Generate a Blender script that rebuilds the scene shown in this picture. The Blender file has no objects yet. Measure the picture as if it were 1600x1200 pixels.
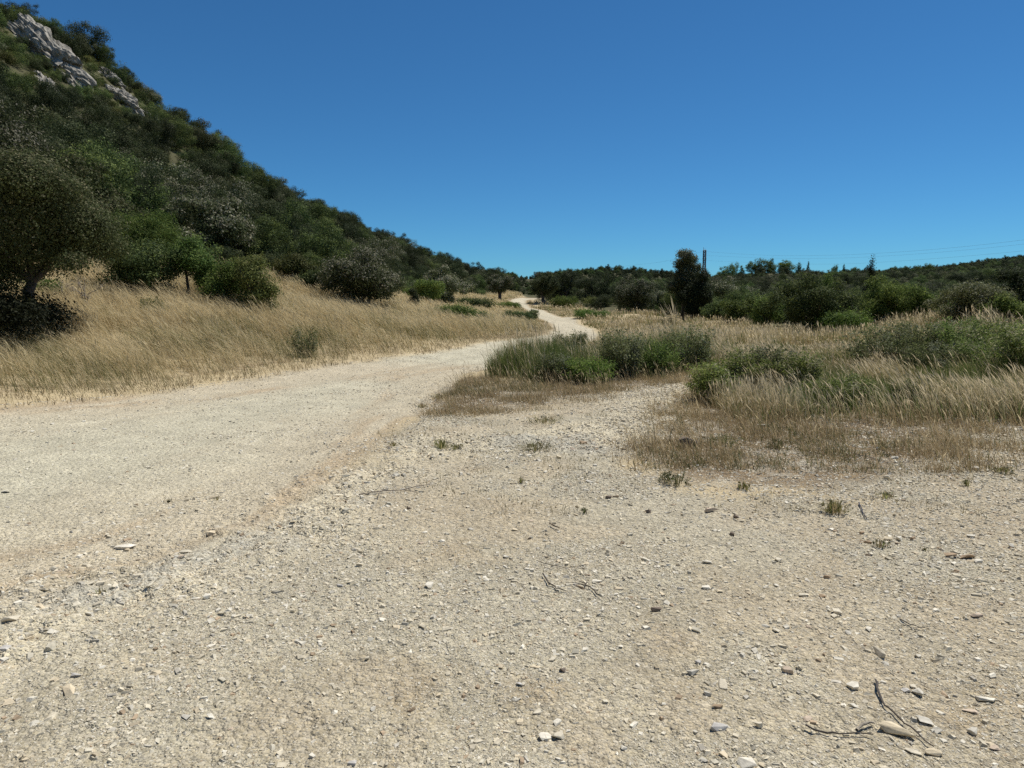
import bpy, bmesh, math, random
import numpy as np
from mathutils import Vector, Matrix, noise as mnoise

# ------------------------------------------------------------------ camera, sky, sun, exposure
scene = bpy.context.scene
COL = scene.collection
F_PX = 1081.0                       # focal length in pixels of the 1600 px wide photograph
EYE = 1.6
PITCH = math.radians(6.9)
cam_data = bpy.data.cameras.new("camera")
cam_data.sensor_width = 36.0
cam_data.lens = 36.0 * F_PX / 1600.0
cam_data.clip_start = 0.05
cam_data.clip_end = 20000.0
cam = bpy.data.objects.new("camera", cam_data)
COL.objects.link(cam)
cam.location = (0, 0, EYE)
cam.rotation_euler = (math.radians(90) - PITCH, 0, 0)
scene.camera = cam

SUN_EL = math.radians(62)
SUN_AZ = math.radians(50)           # clockwise from the view direction (+Y towards +X)
world = bpy.data.worlds.new("World")
scene.world = world
world.use_nodes = True
wn = world.node_tree
wn.nodes.clear()
sky = wn.nodes.new("ShaderNodeTexSky")
sky.sky_type = 'NISHITA'
sky.sun_disc = False
sky.sun_elevation = SUN_EL
sky.sun_rotation = SUN_AZ
sky.altitude = 1800.0
sky.air_density = 1.0
sky.dust_density = 0.0
sky.ozone_density = 3.0
bg = wn.nodes.new("ShaderNodeBackground")
bg.inputs['Strength'].default_value = 0.071
wo = wn.nodes.new("ShaderNodeOutputWorld")
tint = wn.nodes.new("ShaderNodeVectorMath"); tint.operation = 'MULTIPLY'
tint.inputs[1].default_value = (0.32, 0.73, 0.98)      # clear, deep blue summer air
wn.links.new(sky.outputs[0], tint.inputs[0])
wn.links.new(tint.outputs[0], bg.inputs[0])
wn.links.new(bg.outputs[0], wo.inputs[0])

sun_data = bpy.data.lights.new("sun", 'SUN')
sun_data.energy = 4.3
sun_data.angle = math.radians(0.5)
sun_data.color = (1.0, 0.955, 0.88)
sun = bpy.data.objects.new("sun", sun_data)
COL.objects.link(sun)
to_sun = Vector((math.sin(SUN_AZ) * math.cos(SUN_EL), math.cos(SUN_AZ) * math.cos(SUN_EL), math.sin(SUN_EL)))
sun.rotation_euler = to_sun.to_track_quat('Z', 'Y').to_euler()

scene.view_settings.view_transform = 'Standard'
scene.view_settings.look = 'None'
scene.view_settings.exposure = 0.32
scene.view_settings.gamma = 1.0
scene.render.engine = 'CYCLES'
scene.cycles.max_bounces = 6
scene.cycles.diffuse_bounces = 3
scene.cycles.transmission_bounces = 3
scene.cycles.use_denoising = False

rng = np.random.default_rng(7)
random.seed(7)

# ------------------------------------------------------------------ noise and geometry helpers
def _hash(ix, iy, seed):
    n = (ix.astype(np.int64) * 374761393 + iy.astype(np.int64) * 668265263 + seed * 974634777) & 0x7fffffff
    n = ((n ^ (n >> 13)) * 1274126177) & 0x7fffffff
    n = (n ^ (n >> 16)) & 0xffff
    return n.astype(np.float32) / 65535.0

def vnoise(x, y, seed=0):
    x = np.asarray(x, dtype=np.float64); y = np.asarray(y, dtype=np.float64)
    ix = np.floor(x); iy = np.floor(y)
    fx = x - ix; fy = y - iy
    u = fx * fx * (3 - 2 * fx); v = fy * fy * (3 - 2 * fy)
    a = _hash(ix, iy, seed); b = _hash(ix + 1, iy, seed)
    c = _hash(ix, iy + 1, seed); d = _hash(ix + 1, iy + 1, seed)
    return (a * (1 - u) + b * u) * (1 - v) + (c * (1 - u) + d * u) * v

def fbm(x, y, freq, octaves=4, seed=0, gain=0.5):
    s = 0.0; a = 1.0; t = 0.0
    for k in range(octaves):
        s = s + a * vnoise(x * freq + 17.3 * k, y * freq - 9.1 * k, seed + k)
        t += a; a *= gain; freq *= 2.03
    return s / t

def sstep(a, b, x):
    t = np.clip((x - a) / (b - a), 0, 1)
    return t * t * (3 - 2 * t)

def in_poly(x, y, poly):
    x = np.asarray(x); y = np.asarray(y)
    c = np.zeros(x.shape, bool)
    n = len(poly)
    for i in range(n):
        x0, y0 = poly[i]; x1, y1 = poly[(i + 1) % n]
        if y0 == y1:
            continue
        m = ((y0 > y) != (y1 > y)) & (x < (x1 - x0) * (y - y0) / (y1 - y0) + x0)
        c ^= m
    return c

def sd_poly(x, y, poly):
    """signed distance to a polygon, negative inside"""
    d = np.full(np.shape(x), 1e9)
    n = len(poly)
    for i in range(n):
        ax, ay = poly[i]; bx, by = poly[(i + 1) % n]
        ex, ey = bx - ax, by - ay
        l2 = ex * ex + ey * ey + 1e-12
        t = np.clip(((x - ax) * ex + (y - ay) * ey) / l2, 0, 1)
        d = np.minimum(d, (x - ax - t * ex) ** 2 + (y - ay - t * ey) ** 2)
    d = np.sqrt(d)
    return np.where(in_poly(x, y, poly), -d, d)

def ray(px, py):
    cx = (px - 800.0) / F_PX; cy = (600.0 - py) / F_PX
    d = np.array([cx, math.cos(PITCH) + cy * math.sin(PITCH), -math.sin(PITCH) + cy * math.cos(PITCH)])
    return d / d[1]

def at(px, py, depth):
    d = ray(px, py)
    return np.array([0, 0, EYE]) + d * depth

def gp(px, py, z=0.0):
    d = ray(px, py)
    t = (z - EYE) / d[2]
    return (d[0] * t, t)

def proj(x, y, z):
    x = np.asarray(x, float); y = np.asarray(y, float); z = np.asarray(z, float) - EYE
    f = y * math.cos(PITCH) - z * math.sin(PITCH)
    u = y * math.sin(PITCH) + z * math.cos(PITCH)
    f = np.maximum(f, 1e-3)
    return 800 + F_PX * x / f, 600 - F_PX * u / f

# ------------------------------------------------------------------ terrain heights from surveyed points
ctrl = []
for p in [(-10, -20, .5), (0, -20, 0), (12, -20, 0), (-8, -8, 0), (0, -6, 0), (8, -6, 0), (-6, 0, 0), (0, 0, 0), (6, 0, 0), (-5, 4, 0), (0, 4, 0),
          (5, 4, 0), (-5, 8, 0), (0, 8, 0), (5, 8, 0), (10, 6, 0.05), (-1.5, 12, 0), (3, 13, 0), (7, 12, .12), (11, 13, .35), (14, 10, .3),
          (0, 16, 0), (4, 18, -.02), (9, 18, .2), (14, 18, .4), (3, 25, -.1), (8, 28, -.1), (14, 28, .05), (20, 25, .4),
          (25, 10, .6), (40, 0, 1), (60, -40, 0), (0, -80, -1), (-40, -80, 12), (-25, -20, 5), (-30, 5, 8.5), (-22, 5, 4.6), (-16, 4, 2.2),
          (-70, -80, 32), (-61, -20, 34), (-60, 20, 34), (-61, 55, 34.2), (-47, 20, 22), (-47, 60, 22), (-38, 15, 14.5), (-38, 50, 14.5),
          (-32, 30, 9.8), (-30, 70, 10.0), (-45, 110, 21), (-28, 110, 9.5), (-40, 160, 18), (-22, 160, 7.5), (-30, 220, 13.5), (-14, 220, 6.5),
          (-100, -20, 38), (-110, 60, 34), (-110, 130, 28), (-100, 220, 20), (-90, 330, 12), (-60, 420, 8),
          (18, 42, -.2), (30, 42, .1), (45, 40, .6), (12, 60, -.4), (25, 65, -.3), (45, 70, .2), (80, 60, 1.2),
          (15, 100, .1), (35, 110, .6), (70, 120, 1.5), (130, 120, 4), (5, 190, 3.0), (20, 180, 2.6)]:
    ctrl.append(p)
ROAD_L = [(0, 648), (150, 628), (300, 606), (400, 590), (500, 575), (600, 562), (700, 548)]
ROAD_L_W = [gp(*p) for p in ROAD_L]
ROAD_L_FAR = [(807, 530.5, 28.3), (858, 521, 34), (867, 514, 41), (862, 507, 49), (850, 500, 58), (832, 490, 80), (810, 480, 110), (797, 473.5, 135), (801, 467.5, 150), (815, 465, 162)]
ROAD_R_FAR = [(907, 508, 53), (902, 503, 60), (885, 497, 70), (860, 490, 85), (832, 482, 105), (817, 475, 125), (823, 468.5, 148), (845, 466, 162)]
for p in ROAD_L_W[1:]:
    ctrl.append((p[0], p[1], 0.0))
for p in ROAD_L_FAR + ROAD_R_FAR:
    ctrl.append(tuple(at(*p)))
for p in [(20, 506, 15.5), (150, 422, 25), (300, 464, 22.5), (210, 466, 21), (440, 442, 32), (420, 500, 20.5), (590, 484, 31), (510, 472, 30), (640, 486, 38),
          (700, 480, 55), (745, 464, 110), (690, 466, 80), (780, 471, 120), (775, 500, 60),
          # crest of the left hill
          (40, 35, 85), (180, 124, 100), (300, 262, 125), (440, 314, 165), (520, 360, 200), (600, 408, 250), (700, 428, 340), (760, 431, 400), (800, 440, 430), (812, 450, 430), (832, 456, 440), (808, 453, 365), (822, 456, 370), (836, 457, 370), (855, 455, 370),
          (640, 440, 230), (740, 446, 250), (820, 455, 260), (850, 452, 300),
          # right hand scrub and far hills
          (1075, 503, 57), (990, 491, 66), (925, 497, 62), (880, 472, 130), (855, 472, 120), (950, 478, 105), (1265, 524, 33), (1385, 512, 33), (1520, 500, 30), (1600, 498, 26), (1150, 502, 48),
          (1000, 455, 200), (1150, 452, 190), (1300, 454, 160), (1450, 448, 200), (1600, 446, 160), (1800, 440, 160),
          (860, 446, 450), (910, 434, 520), (965, 424, 600), (1045, 433, 600), (1110, 448, 500), (1130, 448, 420), (1105, 449, 335), (1135, 442, 332), (1275, 442, 332), (1300, 446, 332), (1185, 427, 330), (1225, 428, 330), (1268, 442, 380),
          (1270, 442, 700), (1300, 436, 600), (1330, 432, 700), (1400, 430, 800), (1480, 426, 900), (1540, 413, 1000), (1600, 405, 1000), (1750, 396, 1000), (1950, 400, 900)]:
    ctrl.append(tuple(at(*p)))
for p in [(-400, 700, 10), (-150, 700, 6), (0, 900, 8), (250, 1300, -6), (600, 1400, 2), (1000, 1500, 40), (1200, 900, 60), (500, 300, 15), (300, 100, 8), (-300, 200, 10), (-300, -100, 20), (300, -200, 0), (0, -400, 0)]:
    ctrl.append(p)
ctrl = np.array(ctrl, float)
_C = 3.0
_d = np.hypot(ctrl[:, None, 0] - ctrl[None, :, 0], ctrl[:, None, 1] - ctrl[None, :, 1])
_n = len(ctrl)
_A = np.zeros((_n + 1, _n + 1))
_A[:_n, :_n] = -np.sqrt(_d * _d + _C * _C) + np.eye(_n) * 0.3
_A[:_n, _n] = 1; _A[_n, :_n] = 1
_w = np.linalg.solve(_A, np.concatenate([ctrl[:, 2], [0]]))

def H(x, y):
    x = np.asarray(x, float); y = np.asarray(y, float)
    s = np.full(x.shape, _w[_n])
    for i in range(_n):
        s = s - _w[i] * np.sqrt((x - ctrl[i, 0]) ** 2 + (y - ctrl[i, 1]) ** 2 + _C * _C)
    r = np.hypot(x, y)
    s = s * (1 - sstep(1500, 2600, r))
    near = 1 - sstep(8.5, 12.5, np.hypot(x * .85 - 0.5, y * 1.0)) * 1.0
    s = s * (1 - near)
    # small undulations, stronger on the hill
    s = s + (fbm(x, y, 0.35, 3, 5) - .5) * (0.06 + 0.25 * sstep(14, 60, r)) * sstep(1.0, 8, r)
    return s

def hit(px, py, tmax=1400.0):
    d = ray(px, py)
    t = np.geomspace(1.0, tmax, 2600)
    g = EYE + d[2] * t - H(d[0] * t, t)
    k = np.nonzero(g < 0)[0]
    if len(k) == 0:
        t0 = tmax
    else:
        i = k[0]
        if i == 0:
            t0 = t[0]
        else:
            t0 = t[i - 1] + (t[i] - t[i - 1]) * g[i - 1] / (g[i - 1] - g[i])
    return np.array([d[0] * t0, t0, EYE + d[2] * t0])

# ------------------------------------------------------------------ ground zones (world polygons)
ROAD_R_W = [gp(0, 945), gp(250, 880), gp(420, 810), gp(560, 722), gp(640, 655), gp(700, 603), (-.9, 16.3), (0.2, 18.5), (1.4, 21.3), (2.5, 25.4), (3.6, 30.5), (4.5, 36), (4.9, 42), (5.1, 48)]
_roadl = [(-13.0, -3.0)] + ROAD_L_W + [tuple(at(*p)[:2]) for p in ROAD_L_FAR]
_roadr = [(-9.0, -8.0), (-5.5, 0.5)] + ROAD_R_W + [tuple(at(*p)[:2]) for p in ROAD_R_FAR]
ROAD = _roadl + _roadr[::-1]
BARE = [(-5.0, 1.0)] + [gp(250, 870), gp(420, 800), gp(560, 712), gp(630, 660), gp(700, 648), gp(790, 650), gp(880, 632), gp(975, 610), gp(1050, 600), gp(1098, 582),
        gp(1108, 598), gp(1062, 634), gp(1022, 670), gp(968, 703), gp(1000, 742), gp(1100, 765), gp(1250, 775), gp(1400, 765), gp(1500, 725), gp(1490, 690), gp(1640, 670), gp(1900, 690)] + [(9, 3), (9, -10), (-7, -10)]
MAT = [gp(640, 628), gp(700, 600), gp(745, 590), gp(850, 600), gp(960, 592), gp(1090, 584), gp(1120, 560), gp(1300, 540), gp(1650, 600), gp(1900, 690), gp(1640, 690), gp(1500, 740),
       gp(1400, 770), gp(1250, 780), gp(1100, 768), gp(1000, 745), gp(965, 703), gp(1022, 668), gp(1062, 632), gp(1085, 602), gp(975, 612), gp(880, 634), gp(700, 655), gp(640, 642)]
# foot of the wooded hill: y -> x
FOOT_Y = np.array([-30, 5, 15, 25, 30, 34, 40, 55, 80, 110, 150, 200, 400.])
FOOT_X = np.array([-26, -24, -20, -16.5, -12.8, -11.5, -10, -8.5, -8.5, -9.5, -5, 2, 0.])
def foot_x(y):
    return np.interp(y, FOOT_Y, FOOT_X)
# near edge of the scrub on the right: x/y -> depth
SC_U = np.array([-.05, .055, .12, .2, .27, .33, .38, .55, .74, 1.0])
SC_D = np.array([230, 125, 95, 68, 58, 46, 36, 33, 27, 22.])
def scrub_d(x, y):
    return np.interp(x / np.maximum(y, .1), SC_U, SC_D)

# ------------------------------------------------------------------ mesh + object helpers
def mk_mesh(name, verts, faces, cols=None, mat=None, smooth=False):
    """faces: list of int arrays (n,k); cols (nverts,3)"""
    me = bpy.data.meshes.new(name)
    verts = np.asarray(verts, np.float32)
    me.vertices.add(len(verts))
    me.vertices.foreach_set("co", verts.ravel())
    faces = [np.asarray(f, np.int32) for f in faces if len(f)]
    nl = sum(f.size for f in faces); nf = sum(len(f) for f in faces)
    me.loops.add(nl); me.polygons.add(nf)
    me.loops.foreach_set("vertex_index", np.concatenate([f.ravel() for f in faces]))
    starts = []; o = 0
    for f in faces:
        starts.append(o + np.arange(len(f)) * f.shape[1]); o += f.size
    me.polygons.foreach_set("loop_start", np.concatenate(starts).astype(np.int32))
    me.polygons.foreach_set("use_smooth", np.full(nf, smooth, bool))
    me.update(calc_edges=True)
    if cols is not None:
        a = me.color_attributes.new("Col", 'FLOAT_COLOR', 'POINT')
        c = np.ones((len(verts), 4), np.float32); c[:, :3] = cols
        a.data.foreach_set("color", c.ravel())
    if mat:
        me.materials.append(mat)
    return me

def link(name, me, parent=None, loc=(0, 0, 0), rotz=0.0, scale=1.0):
    o = bpy.data.objects.new(name, me)
    COL.objects.link(o)
    o.location = loc
    o.rotation_euler = (0, 0, rotz)
    o.scale = (scale,) * 3 if np.isscalar(scale) else scale
    if parent:
        o.parent = parent
    return o

def tag(o, label=None, cat=None, group=None, kind=None):
    if label: o["label"] = label
    if cat: o["category"] = cat
    if group: o["group"] = group
    if kind: o["kind"] = kind
    return o

def tube(path, radii, sides=6, cap=True):
    path = np.asarray(path, float); n = len(path)
    V = []; Fq = []
    prev = None
    for i in range(n):
        t = path[min(i + 1, n - 1)] - path[max(i - 1, 0)]
        t = t / (np.linalg.norm(t) + 1e-9)
        if prev is None:
            ref = np.array([0, 0, 1.]) if abs(t[2]) < .9 else np.array([1., 0, 0])
            a = np.cross(t, ref)
        else:
            a = prev - t * np.dot(prev, t)
        a = a / (np.linalg.norm(a) + 1e-9); b = np.cross(t, a); prev = a
        for k in range(sides):
            th = 2 * math.pi * k / sides
            V.append(path[i] + radii[i] * (math.cos(th) * a + math.sin(th) * b))
    for i in range(n - 1):
        for k in range(sides):
            k2 = (k + 1) % sides
            Fq.append((i * sides + k, i * sides + k2, (i + 1) * sides + k2, (i + 1) * sides + k))
    Ft = []
    if cap:
        V.append(path[-1]); e = len(V) - 1
        for k in range(sides):
            Ft.append(((n - 1) * sides + k, (n - 1) * sides + (k + 1) % sides, e))
    return np.array(V), np.array(Fq), np.array(Ft)

class Bag:
    """collects tubes etc. into ONE mesh"""
    def __init__(self):
        self.v = []; self.q = []; self.t = []; self.c = []; self.n = 0
    def add(self, V, Q, T, col):
        if len(Q): self.q.append(np.asarray(Q) + self.n)
        if len(T): self.t.append(np.asarray(T) + self.n)
        self.v.append(V); self.n += len(V)
        self.c.append(np.tile(np.asarray(col, float), (len(V), 1)) if np.ndim(col) == 1 else col)
    def tube(self, path, radii, col, sides=6):
        V, Q, T = tube(path, radii, sides); self.add(V, Q, T, col)
    def mesh(self, name, mat, smooth=True):
        f = []
        if self.q: f.append(np.concatenate(self.q))
        if self.t: f.append(np.concatenate(self.t))
        return mk_mesh(name, np.concatenate(self.v), f, np.concatenate(self.c), mat, smooth)

# ------------------------------------------------------------------ materials
def new_mat(name):
    m = bpy.data.materials.new(name); m.use_nodes = True
    nt = m.node_tree; nt.nodes.clear()
    return m, nt, nt.nodes, nt.links

def N(nt, t, **kw):
    n = nt.nodes.new(t)
    for k, v in kw.items():
        setattr(n, k, v)
    return n

def leaf_mat(name, transl=0.25, rough=0.6, spec=0.10, var=0.38, hue=0.014):
    m, nt, nodes, L = new_mat(name)
    at_ = N(nt, "ShaderNodeAttribute", attribute_name="Col")
    oi = N(nt, "ShaderNodeObjectInfo")
    mr = N(nt, "ShaderNodeMapRange"); mr.inputs['To Min'].default_value = 1 - var; mr.inputs['To Max'].default_value = 1 + var
    L.new(oi.outputs['Random'], mr.inputs['Value'])
    mul = N(nt, "ShaderNodeMath", operation='MULTIPLY'); mul.inputs[1].default_value = 7.31
    fr = N(nt, "ShaderNodeMath", operation='FRACT')
    L.new(oi.outputs['Random'], mul.inputs[0]); L.new(mul.outputs[0], fr.inputs[0])
    mh = N(nt, "ShaderNodeMapRange"); mh.inputs['To Min'].default_value = .5 - hue; mh.inputs['To Max'].default_value = .5 + hue
    L.new(fr.outputs[0], mh.inputs['Value'])
    hs = N(nt, "ShaderNodeHueSaturation")
    L.new(mh.outputs[0], hs.inputs['Hue']); L.new(mr.outputs[0], hs.inputs['Value']); L.new(at_.outputs['Color'], hs.inputs['Color'])
    p = N(nt, "ShaderNodeBsdfPrincipled")
    p.inputs['Roughness'].default_value = rough; p.inputs['Specular IOR Level'].default_value = spec
    L.new(hs.outputs[0], p.inputs['Base Color'])
    tr = N(nt, "ShaderNodeBsdfTranslucent"); L.new(hs.outputs[0], tr.inputs['Color'])
    mx = N(nt, "ShaderNodeMixShader"); mx.inputs[0].default_value = transl
    L.new(p.outputs[0], mx.inputs[1]); L.new(tr.outputs[0], mx.inputs[2])
    o = N(nt, "ShaderNodeOutputMaterial"); L.new(mx.outputs[0], o.inputs[0])
    return m

M_LEAF = leaf_mat("oak_leaf", transl=.34)
M_PINE = leaf_mat("green_leaf", transl=.4, spec=.10, var=.25)
M_GRASS = leaf_mat("grass_blade", transl=.45, rough=.7, spec=.12, var=0.0, hue=0.0)

def bark_mat():
    m, nt, nodes, L = new_mat("bark")
    at_ = N(nt, "ShaderNodeAttribute", attribute_name="Col")
    tc = N(nt, "ShaderNodeTexCoord")
    no = N(nt, "ShaderNodeTexNoise"); no.inputs['Scale'].default_value = 14; no.inputs['Detail'].default_value = 4
    L.new(tc.outputs['Object'], no.inputs['Vector'])
    mr = N(nt, "ShaderNodeMapRange"); mr.inputs['To Min'].default_value = .5; mr.inputs['To Max'].default_value = 1.5
    L.new(no.outputs[0], mr.inputs['Value'])
    mx = N(nt, "ShaderNodeVectorMath", operation='SCALE')
    L.new(at_.outputs['Color'], mx.inputs[0]); L.new(mr.outputs[0], mx.inputs['Scale'])
    p = N(nt, "ShaderNodeBsdfPrincipled"); p.inputs['Roughness'].default_value = .9
    L.new(mx.outputs[0], p.inputs['Base Color'])
    b = N(nt, "ShaderNodeBump"); b.inputs['Strength'].default_value = .6; b.inputs['Distance'].default_value = .03
    L.new(no.outputs[0], b.inputs['Height']); L.new(b.outputs[0], p.inputs['Normal'])
    o = N(nt, "ShaderNodeOutputMaterial"); L.new(p.outputs[0], o.inputs[0])
    return m
M_BARK = bark_mat()

def ground_mat():
    m, nt, nodes, L = new_mat("ground_gravel")
    at_ = N(nt, "ShaderNodeAttribute", attribute_name="Col")
    ag = N(nt, "ShaderNodeAttribute", attribute_name="Grav")
    geo = N(nt, "ShaderNodeNewGeometry")
    v1 = N(nt, "ShaderNodeTexVoronoi"); v1.inputs['Scale'].default_value = 75
    v2 = N(nt, "ShaderNodeTexVoronoi"); v2.inputs['Scale'].default_value = 28
    no = N(nt, "ShaderNodeTexNoise"); no.inputs['Scale'].default_value = 2.2; no.inputs['Detail'].default_value = 8; no.inputs['Roughness'].default_value = .65
    nf = N(nt, "ShaderNodeTexNoise"); nf.inputs['Scale'].default_value = 160; nf.inputs['Detail'].default_value = 3
    for t in (v1, v2, no, nf):
        L.new(geo.outputs['Position'], t.inputs['Vector'])
    # brightness per pebble cell
    s1 = N(nt, "ShaderNodeSeparateColor"); L.new(v1.outputs['Color'], s1.inputs[0])
    s2 = N(nt, "ShaderNodeSeparateColor"); L.new(v2.outputs['Color'], s2.inputs[0])
    def rng_(src, lo, hi):
        mr = N(nt, "ShaderNodeMapRange"); mr.inputs['To Min'].default_value = lo; mr.inputs['To Max'].default_value = hi
        L.new(src, mr.inputs['Value']); return mr.outputs[0]
    def mul(a, b):
        q = N(nt, "ShaderNodeMath", operation='MULTIPLY'); L.new(a, q.inputs[0]); L.new(b, q.inputs[1]); return q.outputs[0]
    def add(a, b, op='ADD'):
        q = N(nt, "ShaderNodeMath", operation=op); L.new(a, q.inputs[0]); L.new(b, q.inputs[1]); return q.outputs[0]
    k = mul(rng_(s1.outputs[0], .74, 1.24), rng_(s2.outputs[1], .9, 1.1))
    mrn = N(nt, "ShaderNodeMapRange"); mrn.inputs['From Min'].default_value = .3; mrn.inputs['From Max'].default_value = .7
    mrn.inputs['To Min'].default_value = .86; mrn.inputs['To Max'].default_value = 1.14
    L.new(no.outputs[0], mrn.inputs['Value'])
    k = mul(k, mrn.outputs[0])
    one = N(nt, "ShaderNodeMix", data_type='FLOAT'); one.inputs[2].default_value = 1.0
    L.new(ag.outputs['Fac'], one.inputs[0]); L.new(k, one.inputs[3])
    sc = N(nt, "ShaderNodeVectorMath", operation='SCALE')
    L.new(at_.outputs['Color'], sc.inputs[0]); L.new(one.outputs[0], sc.inputs['Scale'])
    # slight warm / grey hue per pebble
    hs = N(nt, "ShaderNodeHueSaturation"); L.new(rng_(s1.outputs[2], .88, 1.12), hs.inputs['Saturation']); L.new(sc.outputs[0], hs.inputs['Color'])
    p = N(nt, "ShaderNodeBsdfPrincipled"); p.inputs['Roughness'].default_value = .95; p.inputs['Specular IOR Level'].default_value = .15
    L.new(hs.outputs[0], p.inputs['Base Color'])
    h = add(rng_(v1.outputs['Distance'], .5, 0), rng_(v2.outputs['Distance'], .9, 0))
    h = add(h, rng_(nf.outputs[0], 0, .35))
    h = add(h, rng_(no.outputs[0], 0, 1.5))
    b = N(nt, "ShaderNodeBump"); b.inputs['Distance'].default_value = .02
    L.new(h, b.inputs['Height']); L.new(rng_(ag.outputs['Fac'], .25, 1.0), b.inputs['Strength'])
    L.new(b.outputs[0], p.inputs['Normal'])
    o = N(nt, "ShaderNodeOutputMaterial"); L.new(p.outputs[0], o.inputs[0])
    return m
M_GROUND = ground_mat()

def stone_mat(name, attr=True, color=(.42, .38, .30), scale=30, bump=.004, var=.25):
    m, nt, nodes, L = new_mat(name)
    geo = N(nt, "ShaderNodeTexCoord")
    no = N(nt, "ShaderNodeTexNoise"); no.inputs['Scale'].default_value = scale; no.inputs['Detail'].default_value = 6; no.inputs['Roughness'].default_value = .65
    L.new(geo.outputs['Object'], no.inputs['Vector'])
    mr = N(nt, "ShaderNodeMapRange"); mr.inputs['From Min'].default_value = .3; mr.inputs['From Max'].default_value = .7
    mr.inputs['To Min'].default_value = 1 - var; mr.inputs['To Max'].default_value = 1 + var
    L.new(no.outputs[0], mr.inputs['Value'])
    sc = N(nt, "ShaderNodeVectorMath", operation='SCALE')
    if attr:
        a = N(nt, "ShaderNodeAttribute", attribute_name="Col"); L.new(a.outputs['Color'], sc.inputs[0])
    else:
        sc.inputs[0].default_value = color
    L.new(mr.outputs[0], sc.inputs['Scale'])
    p = N(nt, "ShaderNodeBsdfPrincipled"); p.inputs['Roughness'].default_value = .9; p.inputs['Specular IOR Level'].default_value = .2
    L.new(sc.outputs[0], p.inputs['Base Color'])
    b = N(nt, "ShaderNodeBump"); b.inputs['Distance'].default_value = bump; b.inputs['Strength'].default_value = .7
    L.new(no.outputs[0], b.inputs['Height']); L.new(b.outputs[0], p.inputs['Normal'])
    o = N(nt, "ShaderNodeOutputMaterial"); L.new(p.outputs[0], o.inputs[0])
    return m
M_STONE = stone_mat("limestone_chip")
M_ROCK = stone_mat("cliff_limestone", scale=1.3, bump=.35, var=.4)

# ------------------------------------------------------------------ ground sheet (polar, finest where the eye is)
ang_f = np.radians(np.arange(-47, 47.01, 0.1))
ang_c = np.radians(np.arange(50, 310.1, 4.0))
ANG = np.concatenate([ang_f, ang_c])
RAD = np.concatenate([np.geomspace(0.25, 1.75, 14), np.geomspace(1.8, 45, 600), np.geomspace(45.6, 450, 190), np.geomspace(460, 7000, 55)])
na, nr = len(ANG), len(RAD)
gx = (RAD[:, None] * np.sin(ANG)[None, :]); gy = (RAD[:, None] * np.cos(ANG)[None, :])
gz = H(gx, gy)
rr = np.hypot(gx, gy)
droad = sd_poly(gx, gy, ROAD)
dbare = sd_poly(gx, gy, BARE)
dmat = sd_poly(gx, gy, MAT)
wob = (fbm(gx, gy, 1.1, 4, 31) - .5) * 1.3
wob2 = (fbm(gx, gy, 3.5, 4, 37) - .5) * .8
m_road = 1 - sstep(-.25, .25, droad + wob * .35 * sstep(4, 12, gy) + wob2 * .3)
m_bare = 1 - sstep(-.35, .55, dbare + wob + wob2)
m_mat = 1 - sstep(-.6, .5, dmat + wob + wob2)
m_hill = sstep(-1, 1.5, foot_x(gy) - gx)
m_scrub = sstep(0, 8, gy - scrub_d(gx, gy)) * (gx > -3)
def C3(*c): return np.array(c)[None, None, :]
n_big = fbm(gx, gy, .45, 4, 11); n_mid = fbm(gx, gy, 1.7, 4, 12); n_fine = fbm(gx, gy, 7.0, 3, 13)
meadow = C3(.42, .34, .205) * (0.75 + .5 * n_mid[..., None])
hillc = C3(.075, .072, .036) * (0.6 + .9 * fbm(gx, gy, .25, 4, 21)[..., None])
col = meadow * np.ones((nr, na, 1))
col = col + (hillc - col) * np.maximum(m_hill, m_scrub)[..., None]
matc = C3(.235, .175, .105) * (0.7 + .6 * n_mid[..., None])
matc = matc + (C3(.40, .36, .28) - matc) * (sstep(.5, .66, n_fine * .5 + n_mid * .5))[..., None] * .8
col = col + (matc - col) * m_mat[..., None]
barec = C3(.43, .372, .268) * (0.85 + .3 * n_mid[..., None])
barec = barec + (C3(.36, .27, .17) - barec) * (sstep(.55, .75, n_big))[..., None] * .55
barec = barec + (C3(.33, .25, .155) - barec) * (sstep(.62, .78, fbm(gx, gy, 2.6, 3, 15)))[..., None] * .5
greyc = np.maximum(sstep(.5, .7, fbm(gx, gy, .8, 3, 16)), sstep(.46, .62, fbm(gx, gy, 1.2, 3, 91)))
barec = barec + (C3(.45, .375, .265) - barec) * (1 - sstep(.38, .5, fbm(gx, gy, 1.2, 3, 91)))[..., None] * .7
barec = barec + (C3(.445, .40, .30) - barec) * greyc[..., None] * .6
# pale bedrock showing through along the edge of the road
ridge = [gp(-60, 1000), gp(330, 850), gp(480, 800), gp(640, 715), gp(700, 700), gp(860, 690), gp(930, 680), gp(1030, 640), gp(1080, 605)]
dr = np.full(gx.shape, 1e9)
for (a, b) in zip(ridge[:-1], ridge[1:]):
    ex, ey = b[0] - a[0], b[1] - a[1]
    t = np.clip(((gx - a[0]) * ex + (gy - a[1]) * ey) / (ex * ex + ey * ey), 0, 1)
    dr = np.minimum(dr, np.hypot(gx - a[0] - t * ex, gy - a[1] - t * ey))
m_rock = (1 - sstep(.25, .95, dr + wob * .9)) * sstep(-.4, .2, -dbare + .3)
barec = barec + (C3(.585, .51, .37) - barec) * (m_rock * sstep(.3, .55, n_mid + .15))[..., None] * .85
barec = barec + (C3(.42, .395, .33) - barec) * (m_rock * sstep(.55, .68, fbm(gx, gy, 1.3, 3, 18)))[..., None] * .7
col = col + (barec - col) * m_bare[..., None]
roadc = C3(.515, .468, .35) * (0.93 + .14 * n_mid[..., None])
roadc = roadc + (C3(.50, .435, .32) - roadc) * sstep(20, 34, gy)[..., None] * .8
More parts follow.
